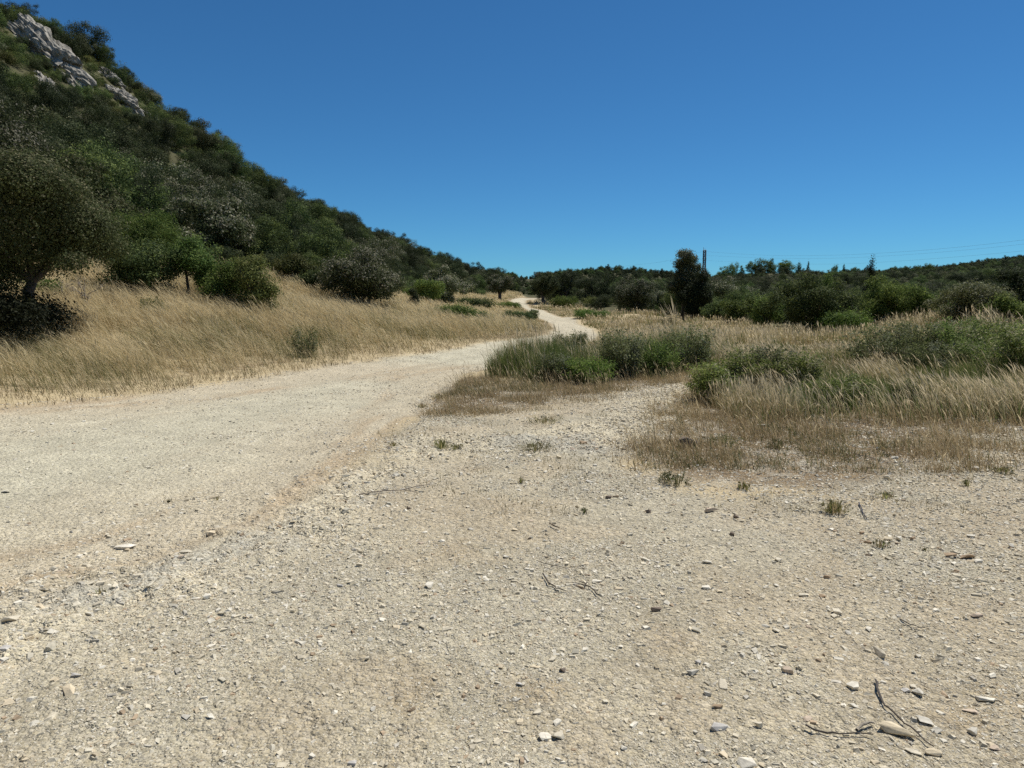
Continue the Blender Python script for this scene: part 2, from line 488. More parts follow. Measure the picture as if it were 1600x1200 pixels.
streak = fbm(droad * 2.4, gy * .16 + gx * .05, 1.0, 4, 23)[..., None]
roadc = roadc * (.86 + .28 * streak)
pink = sstep(-2.6, -.3, droad + (n_big - .5) * 2.2) * sstep(2, 5, 22 - gy)
roadc = roadc + (C3(.505, .425, .305) - roadc) * pink[..., None] * .8
roadc = roadc + (C3(.42, .315, .20) - roadc) * (sstep(.56, .74, fbm(droad * 1.8, gy * .3 + gx * .12, 1.2, 4, 19)) * pink)[..., None] * .65
col = col + (roadc - col) * m_road[..., None]
# dry litter along the road edge on the meadow side
verge = (1 - sstep(.1, 1.1, np.abs(droad - .45) + wob2 * .5)) * (1 - m_bare) * (1 - m_road) * (gx < foot_x(gy) + 14)
col = col + (C3(.28, .215, .13) - col) * verge[..., None] * .8
grav = np.clip(m_road + m_bare + m_mat * .7 + .3 * (1 - m_hill), 0, 1)
# small real relief
near_w = 1 - sstep(14, 30, rr)
rel = (fbm(gx, gy, 6.0, 3, 41) - .5) * .022 + (fbm(gx, gy, 22.0, 2, 43) - .5) * .012
gz = gz + rel * near_w * (0.35 + .65 * np.clip(m_bare + m_mat, 0, 1))
gz = gz + m_rock * (n_fine - .4) * .10 * sstep(1, 4, rr)
gz = gz - m_road * .02
# ruts in the road
rut = np.exp(-((droad + 1.0) / .35) ** 2) + np.exp(-((droad + 2.6) / .35) ** 2)
gz = gz - rut * .025 * m_road * near_w

verts = np.stack([gx, gy, gz], -1).reshape(-1, 3)
centre = np.array([[0, 0, float(H(np.array([0.]), np.array([0.]))[0])]])
verts = np.concatenate([verts, centre])
col = col * (1 + (C3(.985, 1.0, .985) - 1) * np.clip(m_road + m_bare, 0, 1)[..., None])
cols = np.concatenate([col.reshape(-1, 3), col[0, :1].reshape(1, 3)])
grv = np.concatenate([grav.ravel(), [1.0]])
ii, jj = np.meshgrid(np.arange(nr - 1), np.arange(na), indexing='ij')
j2 = (jj + 1) % na
quads = np.stack([ii * na + jj, (ii + 1) * na + jj, (ii + 1) * na + j2, ii * na + j2], -1).reshape(-1, 4)
tris = np.stack([np.full(na, nr * na), np.arange(na), (np.arange(na) + 1) % na], -1)
qm = lambda a: a[ii, jj].ravel()
is_road = qm(m_road) > .5
is_hill = (qm(m_hill) > .5) & ~is_road & (qm(rr) < 480)
is_far = (qm(rr) >= 260) & ~is_hill & ~is_road
def sheet(name, fmask, with_tris=False):
    q = quads[fmask]
    used = np.unique(np.concatenate([q.ravel(), tris.ravel()]) if with_tris else q.ravel())
    mp = np.full(len(verts), -1); mp[used] = np.arange(len(used))
    f = [mp[q]] + ([mp[tris]] if with_tris else [])
    me = mk_mesh(name, verts[used], f, cols[used], M_GROUND, True)
    a = me.attributes.new("Grav", 'FLOAT', 'POINT'); a.data.foreach_set("value", grv[used].astype(np.float32))
    o = link(name, me); o["kind"] = "structure"
    return o
sheet("ground", ~(is_road | is_hill | is_far), True)
sheet("dirt_road", is_road)
sheet("hillside", is_hill)
sheet("far_hills", is_far)
#@@PART2

# ------------------------------------------------------------------ foliage builders
def norm_(v):
    return v / (np.linalg.norm(v, axis=-1, keepdims=True) + 1e-9)

def lobes_for(r, W, D, z0, z1, n, style, core=.42):
    """list of (centre, radii) of the leafy masses that make a crown"""
    a, b, c = W / 2, D / 2, (z1 - z0) / 2
    zc = (z0 + z1) / 2
    out = []
    if style == 'cone':
        for k in range(n):
            f = (k + .5) / n
            rad = (1 - f) * .8 + .12
            th = r.uniform(0, 6.28)
            q = r.uniform(.2, .6) * rad
            rr_ = rad * r.uniform(.45, .65)
            out.append((np.array([math.cos(th) * q * a, math.sin(th) * q * b, z0 + (z1 - z0) * f * .93]), np.array([a * rr_, b * rr_, c * 2.0 / n * 1.4 + .12 * c])))
        return out
    n = int(n * 1.7)
    lop = r.normal(size=3) * np.array([.35, .35, .1])            # every crown is lop-sided
    for k in range(n):
        u = norm_(r.normal(size=3))
        if style == 'low':
            u[2] = abs(u[2]) * .6
        if style == 'umbrella':
            u[2] = abs(u[2]) * .9 - .25
        q = r.uniform(.4, 1.0) * (1 + .35 * float(np.dot(u, lop)))
        s = r.uniform(.15, .36) * (1.15 - .35 * q)
        if style == 'low':
            cen = np.array([u[0] * a * q, u[1] * b * q, z0 + (z1 - z0) * r.uniform(.25, .62)])
            out.append((cen, np.array([a * s, b * s, (z1 - z0) * r.uniform(.28, .42)])))
        else:
            m = min(a, b, c)
            rad = s * (m * .6 + .4 * np.array([a, b, c]))
            out.append((np.array([u[0] * a, u[1] * b, u[2] * c]) * q + np.array([0, 0, zc]), rad * np.array([1.05, 1.05, .9])))
    out.append((np.array([0, 0, zc]), np.array([a, b, c]) * core))
    C_ = np.array([o[0] for o in out]); R_ = np.array([o[1] for o in out])
    lo = (C_ - R_ * .9).min(0); hi = (C_ + R_ * .9).max(0)
    want_lo = np.array([-a, -b, z0]); want_hi = np.array([a, b, z1])
    sc = (want_hi - want_lo) / (hi - lo)
    return [((o[0] - lo) * sc + want_lo, o[1] * sc) for o in out]

def leaves(r, lobes, n, size, c0, c1, tip=None, tipf=0.0, per=9, sig=.16, aspect=.5, up=.3, zmin=.02, spray=.14):
    wts = np.array([(l[1][0] * l[1][1] + l[1][0] * l[1][2] + l[1][1] * l[1][2]) for l in lobes]); wts /= wts.sum()
    nc = max(1, n // per)
    li = r.choice(len(lobes), nc, p=wts)
    cen = np.array([l[0] for l in lobes])[li]; rad = np.array([l[1] for l in lobes])[li]
    u = norm_(r.normal(size=(nc, 3)))
    q = 1.0 - np.abs(r.normal(size=nc)) * .16 + r.normal(size=nc) * .05
    q = np.where(r.random(nc) < spray, 1.0 + r.uniform(.05, .3 + .7 * spray, nc), q)          # sprays that stick out
    P = cen + rad * u * q[:, None]
    allc = np.array([l[0] for l in lobes]); allr = np.array([l[1] for l in lobes])
    deep = np.zeros(nc)
    for k in range(len(lobes)):
        e = np.linalg.norm((P - allc[k]) / allr[k], axis=1)
        deep = np.maximum(deep, (e < .72))
    keep = (deep < .5) | (r.random(nc) < .25)
    P = P[keep]; u = u[keep]; q = q[keep]; nc = len(P)
    cl_b = r.uniform(.72, 1.3, nc)
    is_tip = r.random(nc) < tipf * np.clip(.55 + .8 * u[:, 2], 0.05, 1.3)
    k = per
    sg = sig * (rad[keep].mean(1) / .6) ** .3
    Q = np.repeat(P, k, 0) + r.normal(size=(nc * k, 3)) * np.repeat(sg, k)[:, None] * np.array([1, 1, .75])
    uu = np.repeat(u, k, 0)
    nrm = norm_(uu * 1.15 + norm_(r.normal(size=(nc * k, 3))) * .75 + np.array([0, 0, up]))
    t = norm_(np.cross(nrm, norm_(r.normal(size=(nc * k, 3)))))
    b = np.cross(nrm, t)
    Ls = size * r.uniform(.6, 1.35, nc * k); Ws = Ls * aspect * r.uniform(.75, 1.2, nc * k)
    ok = Q[:, 2] > zmin
    Q, t, b, Ls, Ws, nrm = Q[ok], t[ok], b[ok], Ls[ok], Ws[ok], nrm[ok]
    m = len(Q)
    V = np.empty((m, 4, 3))
    V[:, 0] = Q - t * Ls[:, None] * .5; V[:, 2] = Q + t * Ls[:, None] * .5
    V[:, 1] = Q + b * Ws[:, None] * .5 + nrm * Ls[:, None] * .08; V[:, 3] = Q - b * Ws[:, None] * .5 + nrm * Ls[:, None] * .08
    mixv = r.random(m)[:, None]
    C = np.array(c0) * (1 - mixv) + np.array(c1) * mixv
    C = C * np.repeat(cl_b, k)[ok][:, None]
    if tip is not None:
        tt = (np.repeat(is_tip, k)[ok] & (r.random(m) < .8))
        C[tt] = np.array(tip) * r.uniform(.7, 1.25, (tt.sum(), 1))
    Fq = np.arange(m * 4).reshape(m, 4)
    return V.reshape(-1, 3), Fq, np.repeat(C, 4, 0)

def shoots(r, W, h, n_sh, n, size, c0, c1, tip, tipf, arch=.15, aspect=.45):
    """leaves along loose upright or arching shoots; returns leaf arrays and the shoot paths"""
    paths = []
    V = []; C = []
    per = max(6, n // n_sh)
    for k in range(n_sh):
        a = r.uniform(0, 6.283); q = math.sqrt(r.random()) * .30 * W
        o = np.array([math.cos(a), math.sin(a), 0])
        b0 = o * q
        out = o * W * r.uniform(.0, .34) + r.normal(size=3) * np.array([.05, .05, 0]) * W + np.array([-.08 * h, 0, 0])
        hh = h * r.uniform(.45, 1.08) * (1 - .25 * (q / (.3 * W + 1e-6)) ** 2)
        t = np.linspace(0, 1, 6)[:, None]
        pth = b0 + out * t ** 1.6 + np.array([0, 0, hh]) * (t * (1 + arch) - arch * t ** 3)
        paths.append(pth)
        tt = r.uniform(.12, 1.03, per) ** .8
        P = b0 + out * tt[:, None] ** 1.6 + np.array([0, 0, hh]) * (tt * (1 + arch) - arch * tt ** 3)[:, None]
        P = P + r.normal(size=(per, 3)) * size * .9
        nrm = norm_(r.normal(size=(per, 3)) * .8 + np.array([0, 0, .55]) + o * .3)
        d = norm_(np.cross(nrm, norm_(r.normal(size=(per, 3))))); b = np.cross(nrm, d)
        Ls = size * r.uniform(.55, 1.3, per)[:, None]; Ws = Ls * aspect
        v = np.stack([P - d * Ls * .5, P + b * Ws * .5, P + d * Ls * .5, P - b * Ws * .5], 1)
        mv = r.random(per)[:, None]
        c = (np.array(c0) * (1 - mv) + np.array(c1) * mv) * r.uniform(.75, 1.25)
        if tip is not None and r.random() < tipf:
            m = r.random(per) < .6; c[m] = np.array(tip) * r.uniform(.7, 1.1, (m.sum(), 1))
        ok = P[:, 2] > .01
        V.append(v[ok].reshape(-1, 3)); C.append(np.repeat(c[ok], 4, 0))
    V = np.concatenate(V); C = np.concatenate(C)
    return V, np.arange(len(V)).reshape(-1, 4), C, paths

def crown_mesh(name, r, lobes, n, size, sty, mat=None, **kw):
    V, Fq, C = leaves(r, lobes, n, size, sty['c0'], sty['c1'], sty.get('tip'), sty.get('tipf', 0), **kw)
    return mk_mesh(name, V, [Fq], C, mat or sty.get('mat', M_LEAF))

def trunk_mesh(name, r, base_r, lobes, z_fork, bend=.15, stems=1, col=(.085, .07, .055), n_limbs=7):
    bg_ = Bag()
    picks = sorted(lobes, key=lambda l: -l[1][0])[:n_limbs]
    for s in range(stems):
        off = r.normal(size=2) * base_r * 1.6 * (stems > 1)
        top = np.array([r.normal() * bend, r.normal() * bend, z_fork])
        ps = [np.array([off[0], off[1], -.15])]
        for f in (.15, .35, .6, .8, 1.0):
            ps.append(np.array([off[0] + (top[0] - off[0]) * f + r.normal() * bend * .25, off[1] + (top[1] - off[1]) * f + r.normal() * bend * .25, z_fork * f]))
        rs = [base_r * k for k in (1.5, 1.1, .95, .88, .82, .75)]
        bg_.tube(ps, rs, col, 8)
        for i, l in enumerate(picks):
            if i % stems != s: continue
            e = l[0] + r.normal(size=3) * l[1] * .2
            p0 = ps[-1] if l[0][2] > z_fork else ps[-2]
            mid = (p0 + e) / 2 + r.normal(size=3) * .12 * np.linalg.norm(e - p0)
            bg_.tube([p0, p0 * .6 + mid * .4 + r.normal(size=3) * .03, mid, e * .7 + mid * .3, e], [base_r * k for k in (.6, .5, .38, .25, .1)], col, 6)
            for _ in range(2):
                e2 = e + norm_(r.normal(size=3)) * l[1] * .7
                bg_.tube([mid, (mid + e2) / 2 + r.normal(size=3) * .05, e2], [base_r * k for k in (.25, .17, .06)], col, 5)
    return bg_.mesh(name, M_BARK)

ST = dict(
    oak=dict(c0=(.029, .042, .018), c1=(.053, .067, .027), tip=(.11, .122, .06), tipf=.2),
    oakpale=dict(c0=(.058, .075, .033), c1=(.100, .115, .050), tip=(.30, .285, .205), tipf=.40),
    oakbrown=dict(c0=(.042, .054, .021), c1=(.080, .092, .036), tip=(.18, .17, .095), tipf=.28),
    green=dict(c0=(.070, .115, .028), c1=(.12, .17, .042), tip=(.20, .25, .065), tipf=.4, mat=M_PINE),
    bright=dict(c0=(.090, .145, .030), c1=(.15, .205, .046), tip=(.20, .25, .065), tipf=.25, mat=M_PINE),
    juniper=dict(c0=(.046, .076, .027), c1=(.082, .112, .038), tip=(.16, .205, .06), tipf=.45),
    olive=dict(c0=(.085, .10, .030), c1=(.14, .15, .046), tip=(.18, .175, .065), tipf=.2),
    grey=dict(c0=(.12, .14, .05), c1=(.205, .22, .092), tip=(.30, .31, .20), tipf=.45, mat=M_PINE),
    bramble=dict(c0=(.12, .165, .040), c1=(.21, .25, .074), tip=(.36, .35, .20), tipf=.45, mat=M_PINE),
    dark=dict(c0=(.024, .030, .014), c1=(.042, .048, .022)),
)

def plant(name, label, cat, px, base_py, top_py, wpx, sty, shape='round', depth=None, n=12000, leaf=.10, lobes=12, clear=0.12, group=None,
          trunk_r=None, stems=1, dratio=.9, seed=None, skirt=None, lean=0.0, crown_name='crown', stem_name='trunk', per=9, sig=.16, aspect=.5, fork=None, core=.42, spray=.14):
    r = np.random.default_rng(seed if seed is not None else int(px * 7 + top_py * 13))
    if depth is None:
        b = hit(px, base_py)
    else:
        x = (px - 800) / F_PX * depth * 1.0
        x = ray(px, base_py)[0] * depth
        b = np.array([x, depth, float(H(np.array([x]), np.array([depth]))[0])])
    # metres per pixel at that depth, and the height that reaches top_py
    d = ray(px, top_py)
    top_z = EYE + d[2] * b[1]
    h = max(.1, top_z - b[2]); W = wpx * b[1] / F_PX
    L = lobes_for(r, W, W * dratio, h * clear, h, lobes, shape, core)
    if lean:
        L = [(c + np.array([lean * W * (c[2] / h), 0, 0]), q) for c, q in L]
    e = link(name, None, None, b); tag(e, label, cat, group)
    if cat == 'bramble' or name in ('broom_bush', 'small_bush'):
        ns = int(max(24, min(150, n / 70)))
        S_ = ST[sty]
        V, Fq, C, paths = shoots(r, W * 1.25, h * 1.03, ns, n, leaf * 1.05, S_['c0'], S_['c1'], S_.get('tip'), S_.get('tipf', 0) * .7, arch=.6 if cat == 'bramble' else .15)
        link(crown_name, mk_mesh(crown_name, V, [Fq], C, S_.get('mat', M_LEAF)), e)
        bg_ = Bag()
        for p_ in paths:
            bg_.tube(p_, np.linspace(.006, .002, len(p_)), (.16, .14, .08), 4)
        link(stem_name, bg_.mesh(stem_name, M_BARK), e)
        return e, b, h, W
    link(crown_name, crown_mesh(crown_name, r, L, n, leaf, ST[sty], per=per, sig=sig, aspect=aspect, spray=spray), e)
    tr = trunk_r or max(.015, .035 * h)
    link(stem_name, trunk_mesh(stem_name, r, tr, L, (fork if fork is not None else max(.3, clear + .15)) * h, bend=.05 * h, stems=stems), e)
    return e, b, h, W

def copy_tree(o, parent=None):
    c = o.copy(); COL.objects.link(c)
    if parent: c.parent = parent
    for ch in list(o.children):
        copy_tree(ch, c)
    return c

def gn_scatter(name, pts, scales, rots, idx, protos, kind='stuff'):
    me = bpy.data.meshes.new(name)
    me.vertices.add(len(pts)); me.vertices.foreach_set("co", np.asarray(pts, np.float32).ravel())
    for nm, ty, val in (("sc", 'FLOAT', scales), ("rz", 'FLOAT', rots), ("pi", 'INT', idx)):
        a = me.attributes.new(nm, ty, 'POINT'); a.data.foreach_set("value", np.asarray(val, np.int32 if ty == 'INT' else np.float32))
    o = link(name, me); o["kind"] = kind
    ng = bpy.data.node_groups.new(name, 'GeometryNodeTree')
    ng.interface.new_socket("Geometry", in_out='INPUT', socket_type='NodeSocketGeometry')
    ng.interface.new_socket("Geometry", in_out='OUTPUT', socket_type='NodeSocketGeometry')
    gi = ng.nodes.new("NodeGroupInput"); go = ng.nodes.new("NodeGroupOutput")
    jn = ng.nodes.new("GeometryNodeJoinGeometry")
    for p in protos[::-1]:
        oi = ng.nodes.new("GeometryNodeObjectInfo"); oi.inputs['Object'].default_value = p; oi.inputs['As Instance'].default_value = True
        ng.links.new(oi.outputs['Geometry'], jn.inputs[0])
    ip = ng.nodes.new("GeometryNodeInstanceOnPoints")
    ip.inputs['Pick Instance'].default_value = True
    def attr(nm, ty):
        a = ng.nodes.new("GeometryNodeInputNamedAttribute"); a.data_type = ty; a.inputs[0].default_value = nm; return a.outputs[0]
    ng.links.new(gi.outputs[0], ip.inputs['Points']); ng.links.new(jn.outputs[0], ip.inputs['Instance'])
    ng.links.new(attr("pi", 'INT'), ip.inputs['Instance Index'])
    cx = ng.nodes.new("ShaderNodeCombineXYZ"); ng.links.new(attr("rz", 'FLOAT'), cx.inputs[2])
    e2r = ng.nodes.new("FunctionNodeEulerToRotation"); ng.links.new(cx.outputs[0], e2r.inputs[0])
    ng.links.new(e2r.outputs[0], ip.inputs['Rotation']); ng.links.new(attr("sc", 'FLOAT'), ip.inputs['Scale'])
    ng.links.new(ip.outputs[0], go.inputs[0])
    md = o.modifiers.new("scatter", 'NODES'); md.node_group = ng
    return o

# ------------------------------------------------------------------ single trees and shrubs, left side
TREES = []
def P(*a, **k):
    TREES.append(plant(*a, **k)); return TREES[-1]

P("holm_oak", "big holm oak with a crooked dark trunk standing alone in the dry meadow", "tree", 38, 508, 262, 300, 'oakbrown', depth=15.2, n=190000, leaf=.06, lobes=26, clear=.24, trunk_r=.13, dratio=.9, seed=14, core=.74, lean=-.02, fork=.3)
P("evergreen_shrub", "dense dark shrub crouching in the shade under the big holm oak", "shrub", 20, 530, 458, 160, 'dark', 'low', depth=14.0, n=16000, leaf=.07, clear=0, lobes=9, stems=3, stem_name='stems', seed=5)  # the oak's shade is put into the leaf colour by the dark style
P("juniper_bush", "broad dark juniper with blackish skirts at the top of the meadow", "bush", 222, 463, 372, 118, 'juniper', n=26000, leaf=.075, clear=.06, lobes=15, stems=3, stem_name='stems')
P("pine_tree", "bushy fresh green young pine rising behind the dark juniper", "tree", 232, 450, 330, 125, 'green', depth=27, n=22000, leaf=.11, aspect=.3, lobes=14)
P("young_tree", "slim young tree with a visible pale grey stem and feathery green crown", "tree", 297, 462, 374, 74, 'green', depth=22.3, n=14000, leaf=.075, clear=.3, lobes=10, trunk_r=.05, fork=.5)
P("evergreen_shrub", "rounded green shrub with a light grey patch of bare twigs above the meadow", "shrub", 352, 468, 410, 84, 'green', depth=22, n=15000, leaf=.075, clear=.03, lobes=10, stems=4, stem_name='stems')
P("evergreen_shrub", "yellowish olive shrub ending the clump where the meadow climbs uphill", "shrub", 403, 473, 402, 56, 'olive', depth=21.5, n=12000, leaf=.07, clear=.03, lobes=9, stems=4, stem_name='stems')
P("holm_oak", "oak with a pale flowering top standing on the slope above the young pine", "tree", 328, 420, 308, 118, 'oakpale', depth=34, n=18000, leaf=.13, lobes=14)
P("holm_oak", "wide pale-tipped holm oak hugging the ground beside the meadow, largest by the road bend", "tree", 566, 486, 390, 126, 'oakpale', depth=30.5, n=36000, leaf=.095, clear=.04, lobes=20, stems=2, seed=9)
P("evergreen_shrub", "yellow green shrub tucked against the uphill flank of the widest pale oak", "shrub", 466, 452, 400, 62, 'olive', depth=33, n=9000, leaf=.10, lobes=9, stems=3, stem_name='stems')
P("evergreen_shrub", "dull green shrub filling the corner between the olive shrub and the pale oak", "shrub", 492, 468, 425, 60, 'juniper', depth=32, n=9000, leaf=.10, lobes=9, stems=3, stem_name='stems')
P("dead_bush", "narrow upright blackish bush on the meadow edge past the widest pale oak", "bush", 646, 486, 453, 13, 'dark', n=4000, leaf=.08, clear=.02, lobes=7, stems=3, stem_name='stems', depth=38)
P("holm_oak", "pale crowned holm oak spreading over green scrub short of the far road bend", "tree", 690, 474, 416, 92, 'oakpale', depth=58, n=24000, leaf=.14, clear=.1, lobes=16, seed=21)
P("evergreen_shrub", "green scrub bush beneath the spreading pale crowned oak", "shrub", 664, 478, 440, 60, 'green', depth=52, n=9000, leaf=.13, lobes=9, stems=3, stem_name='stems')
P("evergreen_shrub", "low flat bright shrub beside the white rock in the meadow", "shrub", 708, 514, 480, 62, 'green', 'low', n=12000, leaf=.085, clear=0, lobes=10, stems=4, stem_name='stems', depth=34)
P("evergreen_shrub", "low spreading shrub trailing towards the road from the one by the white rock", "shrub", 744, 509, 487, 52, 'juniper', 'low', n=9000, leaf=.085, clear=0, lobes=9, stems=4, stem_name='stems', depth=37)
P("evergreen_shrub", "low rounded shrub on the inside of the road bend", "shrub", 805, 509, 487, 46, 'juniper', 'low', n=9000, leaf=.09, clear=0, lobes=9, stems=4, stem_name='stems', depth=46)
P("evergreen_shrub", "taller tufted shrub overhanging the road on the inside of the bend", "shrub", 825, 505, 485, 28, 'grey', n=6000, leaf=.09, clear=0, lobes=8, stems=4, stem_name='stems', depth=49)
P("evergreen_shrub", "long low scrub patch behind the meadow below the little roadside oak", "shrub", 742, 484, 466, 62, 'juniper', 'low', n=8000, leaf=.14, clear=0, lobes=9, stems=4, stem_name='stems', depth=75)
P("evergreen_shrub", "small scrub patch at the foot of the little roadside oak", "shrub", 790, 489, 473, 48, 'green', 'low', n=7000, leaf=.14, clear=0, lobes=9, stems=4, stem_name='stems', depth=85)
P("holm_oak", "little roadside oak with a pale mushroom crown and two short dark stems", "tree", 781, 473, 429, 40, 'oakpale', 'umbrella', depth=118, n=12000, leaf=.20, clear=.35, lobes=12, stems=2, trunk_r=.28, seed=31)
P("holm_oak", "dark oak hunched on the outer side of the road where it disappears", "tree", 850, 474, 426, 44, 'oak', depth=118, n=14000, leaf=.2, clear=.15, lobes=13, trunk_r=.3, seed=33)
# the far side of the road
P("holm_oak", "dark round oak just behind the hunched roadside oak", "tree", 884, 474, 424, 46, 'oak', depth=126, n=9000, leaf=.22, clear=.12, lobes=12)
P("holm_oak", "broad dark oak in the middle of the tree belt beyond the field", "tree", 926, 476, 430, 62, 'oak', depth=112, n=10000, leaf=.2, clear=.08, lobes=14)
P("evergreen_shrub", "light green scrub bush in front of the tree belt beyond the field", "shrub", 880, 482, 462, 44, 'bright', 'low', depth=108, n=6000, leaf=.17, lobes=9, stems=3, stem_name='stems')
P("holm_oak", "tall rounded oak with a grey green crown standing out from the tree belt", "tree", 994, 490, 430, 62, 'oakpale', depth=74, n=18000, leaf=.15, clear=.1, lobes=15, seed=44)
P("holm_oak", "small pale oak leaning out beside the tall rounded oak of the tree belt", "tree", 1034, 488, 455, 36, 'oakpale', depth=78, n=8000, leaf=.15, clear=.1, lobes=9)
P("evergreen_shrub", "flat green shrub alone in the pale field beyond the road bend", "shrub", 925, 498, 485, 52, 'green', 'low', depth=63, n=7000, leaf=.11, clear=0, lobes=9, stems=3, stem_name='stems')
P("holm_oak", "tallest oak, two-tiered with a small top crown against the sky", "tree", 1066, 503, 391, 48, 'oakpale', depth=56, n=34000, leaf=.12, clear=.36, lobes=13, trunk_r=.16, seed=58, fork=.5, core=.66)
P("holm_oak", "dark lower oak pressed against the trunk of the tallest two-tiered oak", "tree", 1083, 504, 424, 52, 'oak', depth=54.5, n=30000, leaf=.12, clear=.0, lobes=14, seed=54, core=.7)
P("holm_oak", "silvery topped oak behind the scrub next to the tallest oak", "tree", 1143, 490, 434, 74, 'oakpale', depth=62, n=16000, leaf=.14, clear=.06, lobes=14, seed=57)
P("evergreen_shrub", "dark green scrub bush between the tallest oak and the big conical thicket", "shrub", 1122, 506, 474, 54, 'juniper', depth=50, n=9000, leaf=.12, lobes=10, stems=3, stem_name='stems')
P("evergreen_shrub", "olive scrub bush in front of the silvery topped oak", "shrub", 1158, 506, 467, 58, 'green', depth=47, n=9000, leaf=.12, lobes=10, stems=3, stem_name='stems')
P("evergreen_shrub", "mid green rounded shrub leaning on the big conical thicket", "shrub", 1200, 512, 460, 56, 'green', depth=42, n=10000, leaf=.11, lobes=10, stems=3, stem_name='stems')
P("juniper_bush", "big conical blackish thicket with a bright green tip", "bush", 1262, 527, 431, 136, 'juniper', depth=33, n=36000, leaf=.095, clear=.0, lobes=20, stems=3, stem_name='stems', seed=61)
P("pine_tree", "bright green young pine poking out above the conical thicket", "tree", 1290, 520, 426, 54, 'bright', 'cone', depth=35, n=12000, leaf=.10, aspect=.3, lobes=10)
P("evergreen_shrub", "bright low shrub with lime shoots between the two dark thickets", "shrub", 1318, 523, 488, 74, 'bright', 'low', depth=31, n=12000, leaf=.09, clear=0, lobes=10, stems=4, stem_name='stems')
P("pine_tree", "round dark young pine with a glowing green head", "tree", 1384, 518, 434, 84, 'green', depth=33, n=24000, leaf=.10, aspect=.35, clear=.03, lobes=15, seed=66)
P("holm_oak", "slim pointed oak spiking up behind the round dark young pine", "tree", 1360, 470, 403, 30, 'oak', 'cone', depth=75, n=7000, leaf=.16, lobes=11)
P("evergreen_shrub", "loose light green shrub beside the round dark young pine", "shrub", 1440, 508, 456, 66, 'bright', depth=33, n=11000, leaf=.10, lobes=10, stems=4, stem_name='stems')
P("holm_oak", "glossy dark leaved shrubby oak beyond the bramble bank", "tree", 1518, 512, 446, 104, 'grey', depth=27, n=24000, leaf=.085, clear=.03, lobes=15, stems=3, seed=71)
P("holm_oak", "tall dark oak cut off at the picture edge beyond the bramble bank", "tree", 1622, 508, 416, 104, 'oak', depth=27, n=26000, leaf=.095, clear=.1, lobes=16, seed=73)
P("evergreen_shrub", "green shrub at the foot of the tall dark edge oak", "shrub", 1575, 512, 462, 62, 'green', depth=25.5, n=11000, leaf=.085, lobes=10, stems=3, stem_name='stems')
# shrubs and brambles in the tall grass
P("broom_bush", "tall grey green bush with upright stems in the middle of the grass island", "bush", 974, 592, 517, 62, 'grey', depth=14.2, n=11000, leaf=.045, clear=0, lobes=18, stems=6, stem_name='stems', trunk_r=.012, per=5, sig=.11)
P("broom_bush", "dark green bush beside the tall grey green one in the grass island", "bush", 1018, 592, 530, 66, 'green', depth=14.6, n=10000, leaf=.045, clear=0, lobes=18, stems=6, stem_name='stems', trunk_r=.012, per=5, sig=.12)
P("broom_bush", "feathery bush at the far end of the grass island", "bush", 1078, 584, 508, 66, 'grey', depth=15.6, n=7000, leaf=.05, clear=0, lobes=18, stems=6, stem_name='stems', trunk_r=.012, per=5, sig=.13)
P("broom_bush", "short bright green bush with yellow flecks fronting the grass island", "bush", 920, 606, 560, 62, 'bright', 'low', depth=13.3, n=11000, leaf=.04, clear=0, lobes=9, stems=5, stem_name='stems', trunk_r=.01, per=5, sig=.10)
P("broom_bush", "dark tufted bush at the front corner of the grass island", "bush", 868, 606, 552, 44, 'grey', depth=13.5, n=9000, leaf=.04, clear=0, lobes=9, stems=5, stem_name='stems', trunk_r=.01, per=5, sig=.10)
P("broom_bush", "small round bush behind the grass island next to the road", "bush", 905, 532, 519, 26, 'grey', depth=23.5, n=5000, leaf=.05, clear=0, lobes=8, stems=4, stem_name='stems', trunk_r=.01)
P("broom_bush", "small spiky bush poking over the grass island at the road edge", "bush", 879, 535, 522, 22, 'grey', depth=22, n=5000, leaf=.05, clear=0, lobes=8, stems=4, stem_name='stems', trunk_r=.01)
P("bramble_bush", "small leafy bramble at the mouth of the rocky side path", "bramble", 1112, 640, 570, 56, 'bramble', 'round', depth=10.9, n=7000, leaf=0.042, clear=0, lobes=13, stems=6, stem_name='stems', trunk_r=.008, per=5, sig=.12, core=.3)
P("bramble_bush", "leafy bramble under bleached grass, second from the mouth of the side path", "bramble", 1158, 640, 552, 62, 'bramble', 'round', depth=11.7, n=8000, leaf=0.042, clear=0, lobes=13, stems=6, stem_name='stems', trunk_r=.008, per=5, sig=.12, core=.3)
P("bramble_bush", "slender grey green bramble rising through bleached grass beside the second one", "bramble", 1205, 640, 545, 56, 'grey', 'round', depth=12.0, n=7000, leaf=0.042, clear=0, lobes=13, stems=6, stem_name='stems', trunk_r=.008, per=5, sig=.12, core=.3)
P("bramble_bush", "bright bramble showing between leaning straw stems in mid bank", "bramble", 1248, 640, 556, 58, 'bramble', 'round', depth=11.4, n=8000, leaf=0.042, clear=0, lobes=13, stems=6, stem_name='stems', trunk_r=.008, per=5, sig=.12, core=.3)
P("bramble_bush", "low fern-like bramble in the hollow below the leaning grass", "bramble", 1292, 650, 598, 62, 'bramble', 'low', depth=10.1, n=7000, leaf=0.038, clear=0, lobes=13, stems=6, stem_name='stems', trunk_r=.008, per=5, sig=.12, core=.3)
P("bramble_bush", "second low bramble tangled with the fern-like one in the hollow", "bramble", 1330, 650, 592, 52, 'bramble', 'round', depth=10.3, n=6000, leaf=0.038, clear=0, lobes=13, stems=6, stem_name='stems', trunk_r=.008, per=5, sig=.12, core=.3)
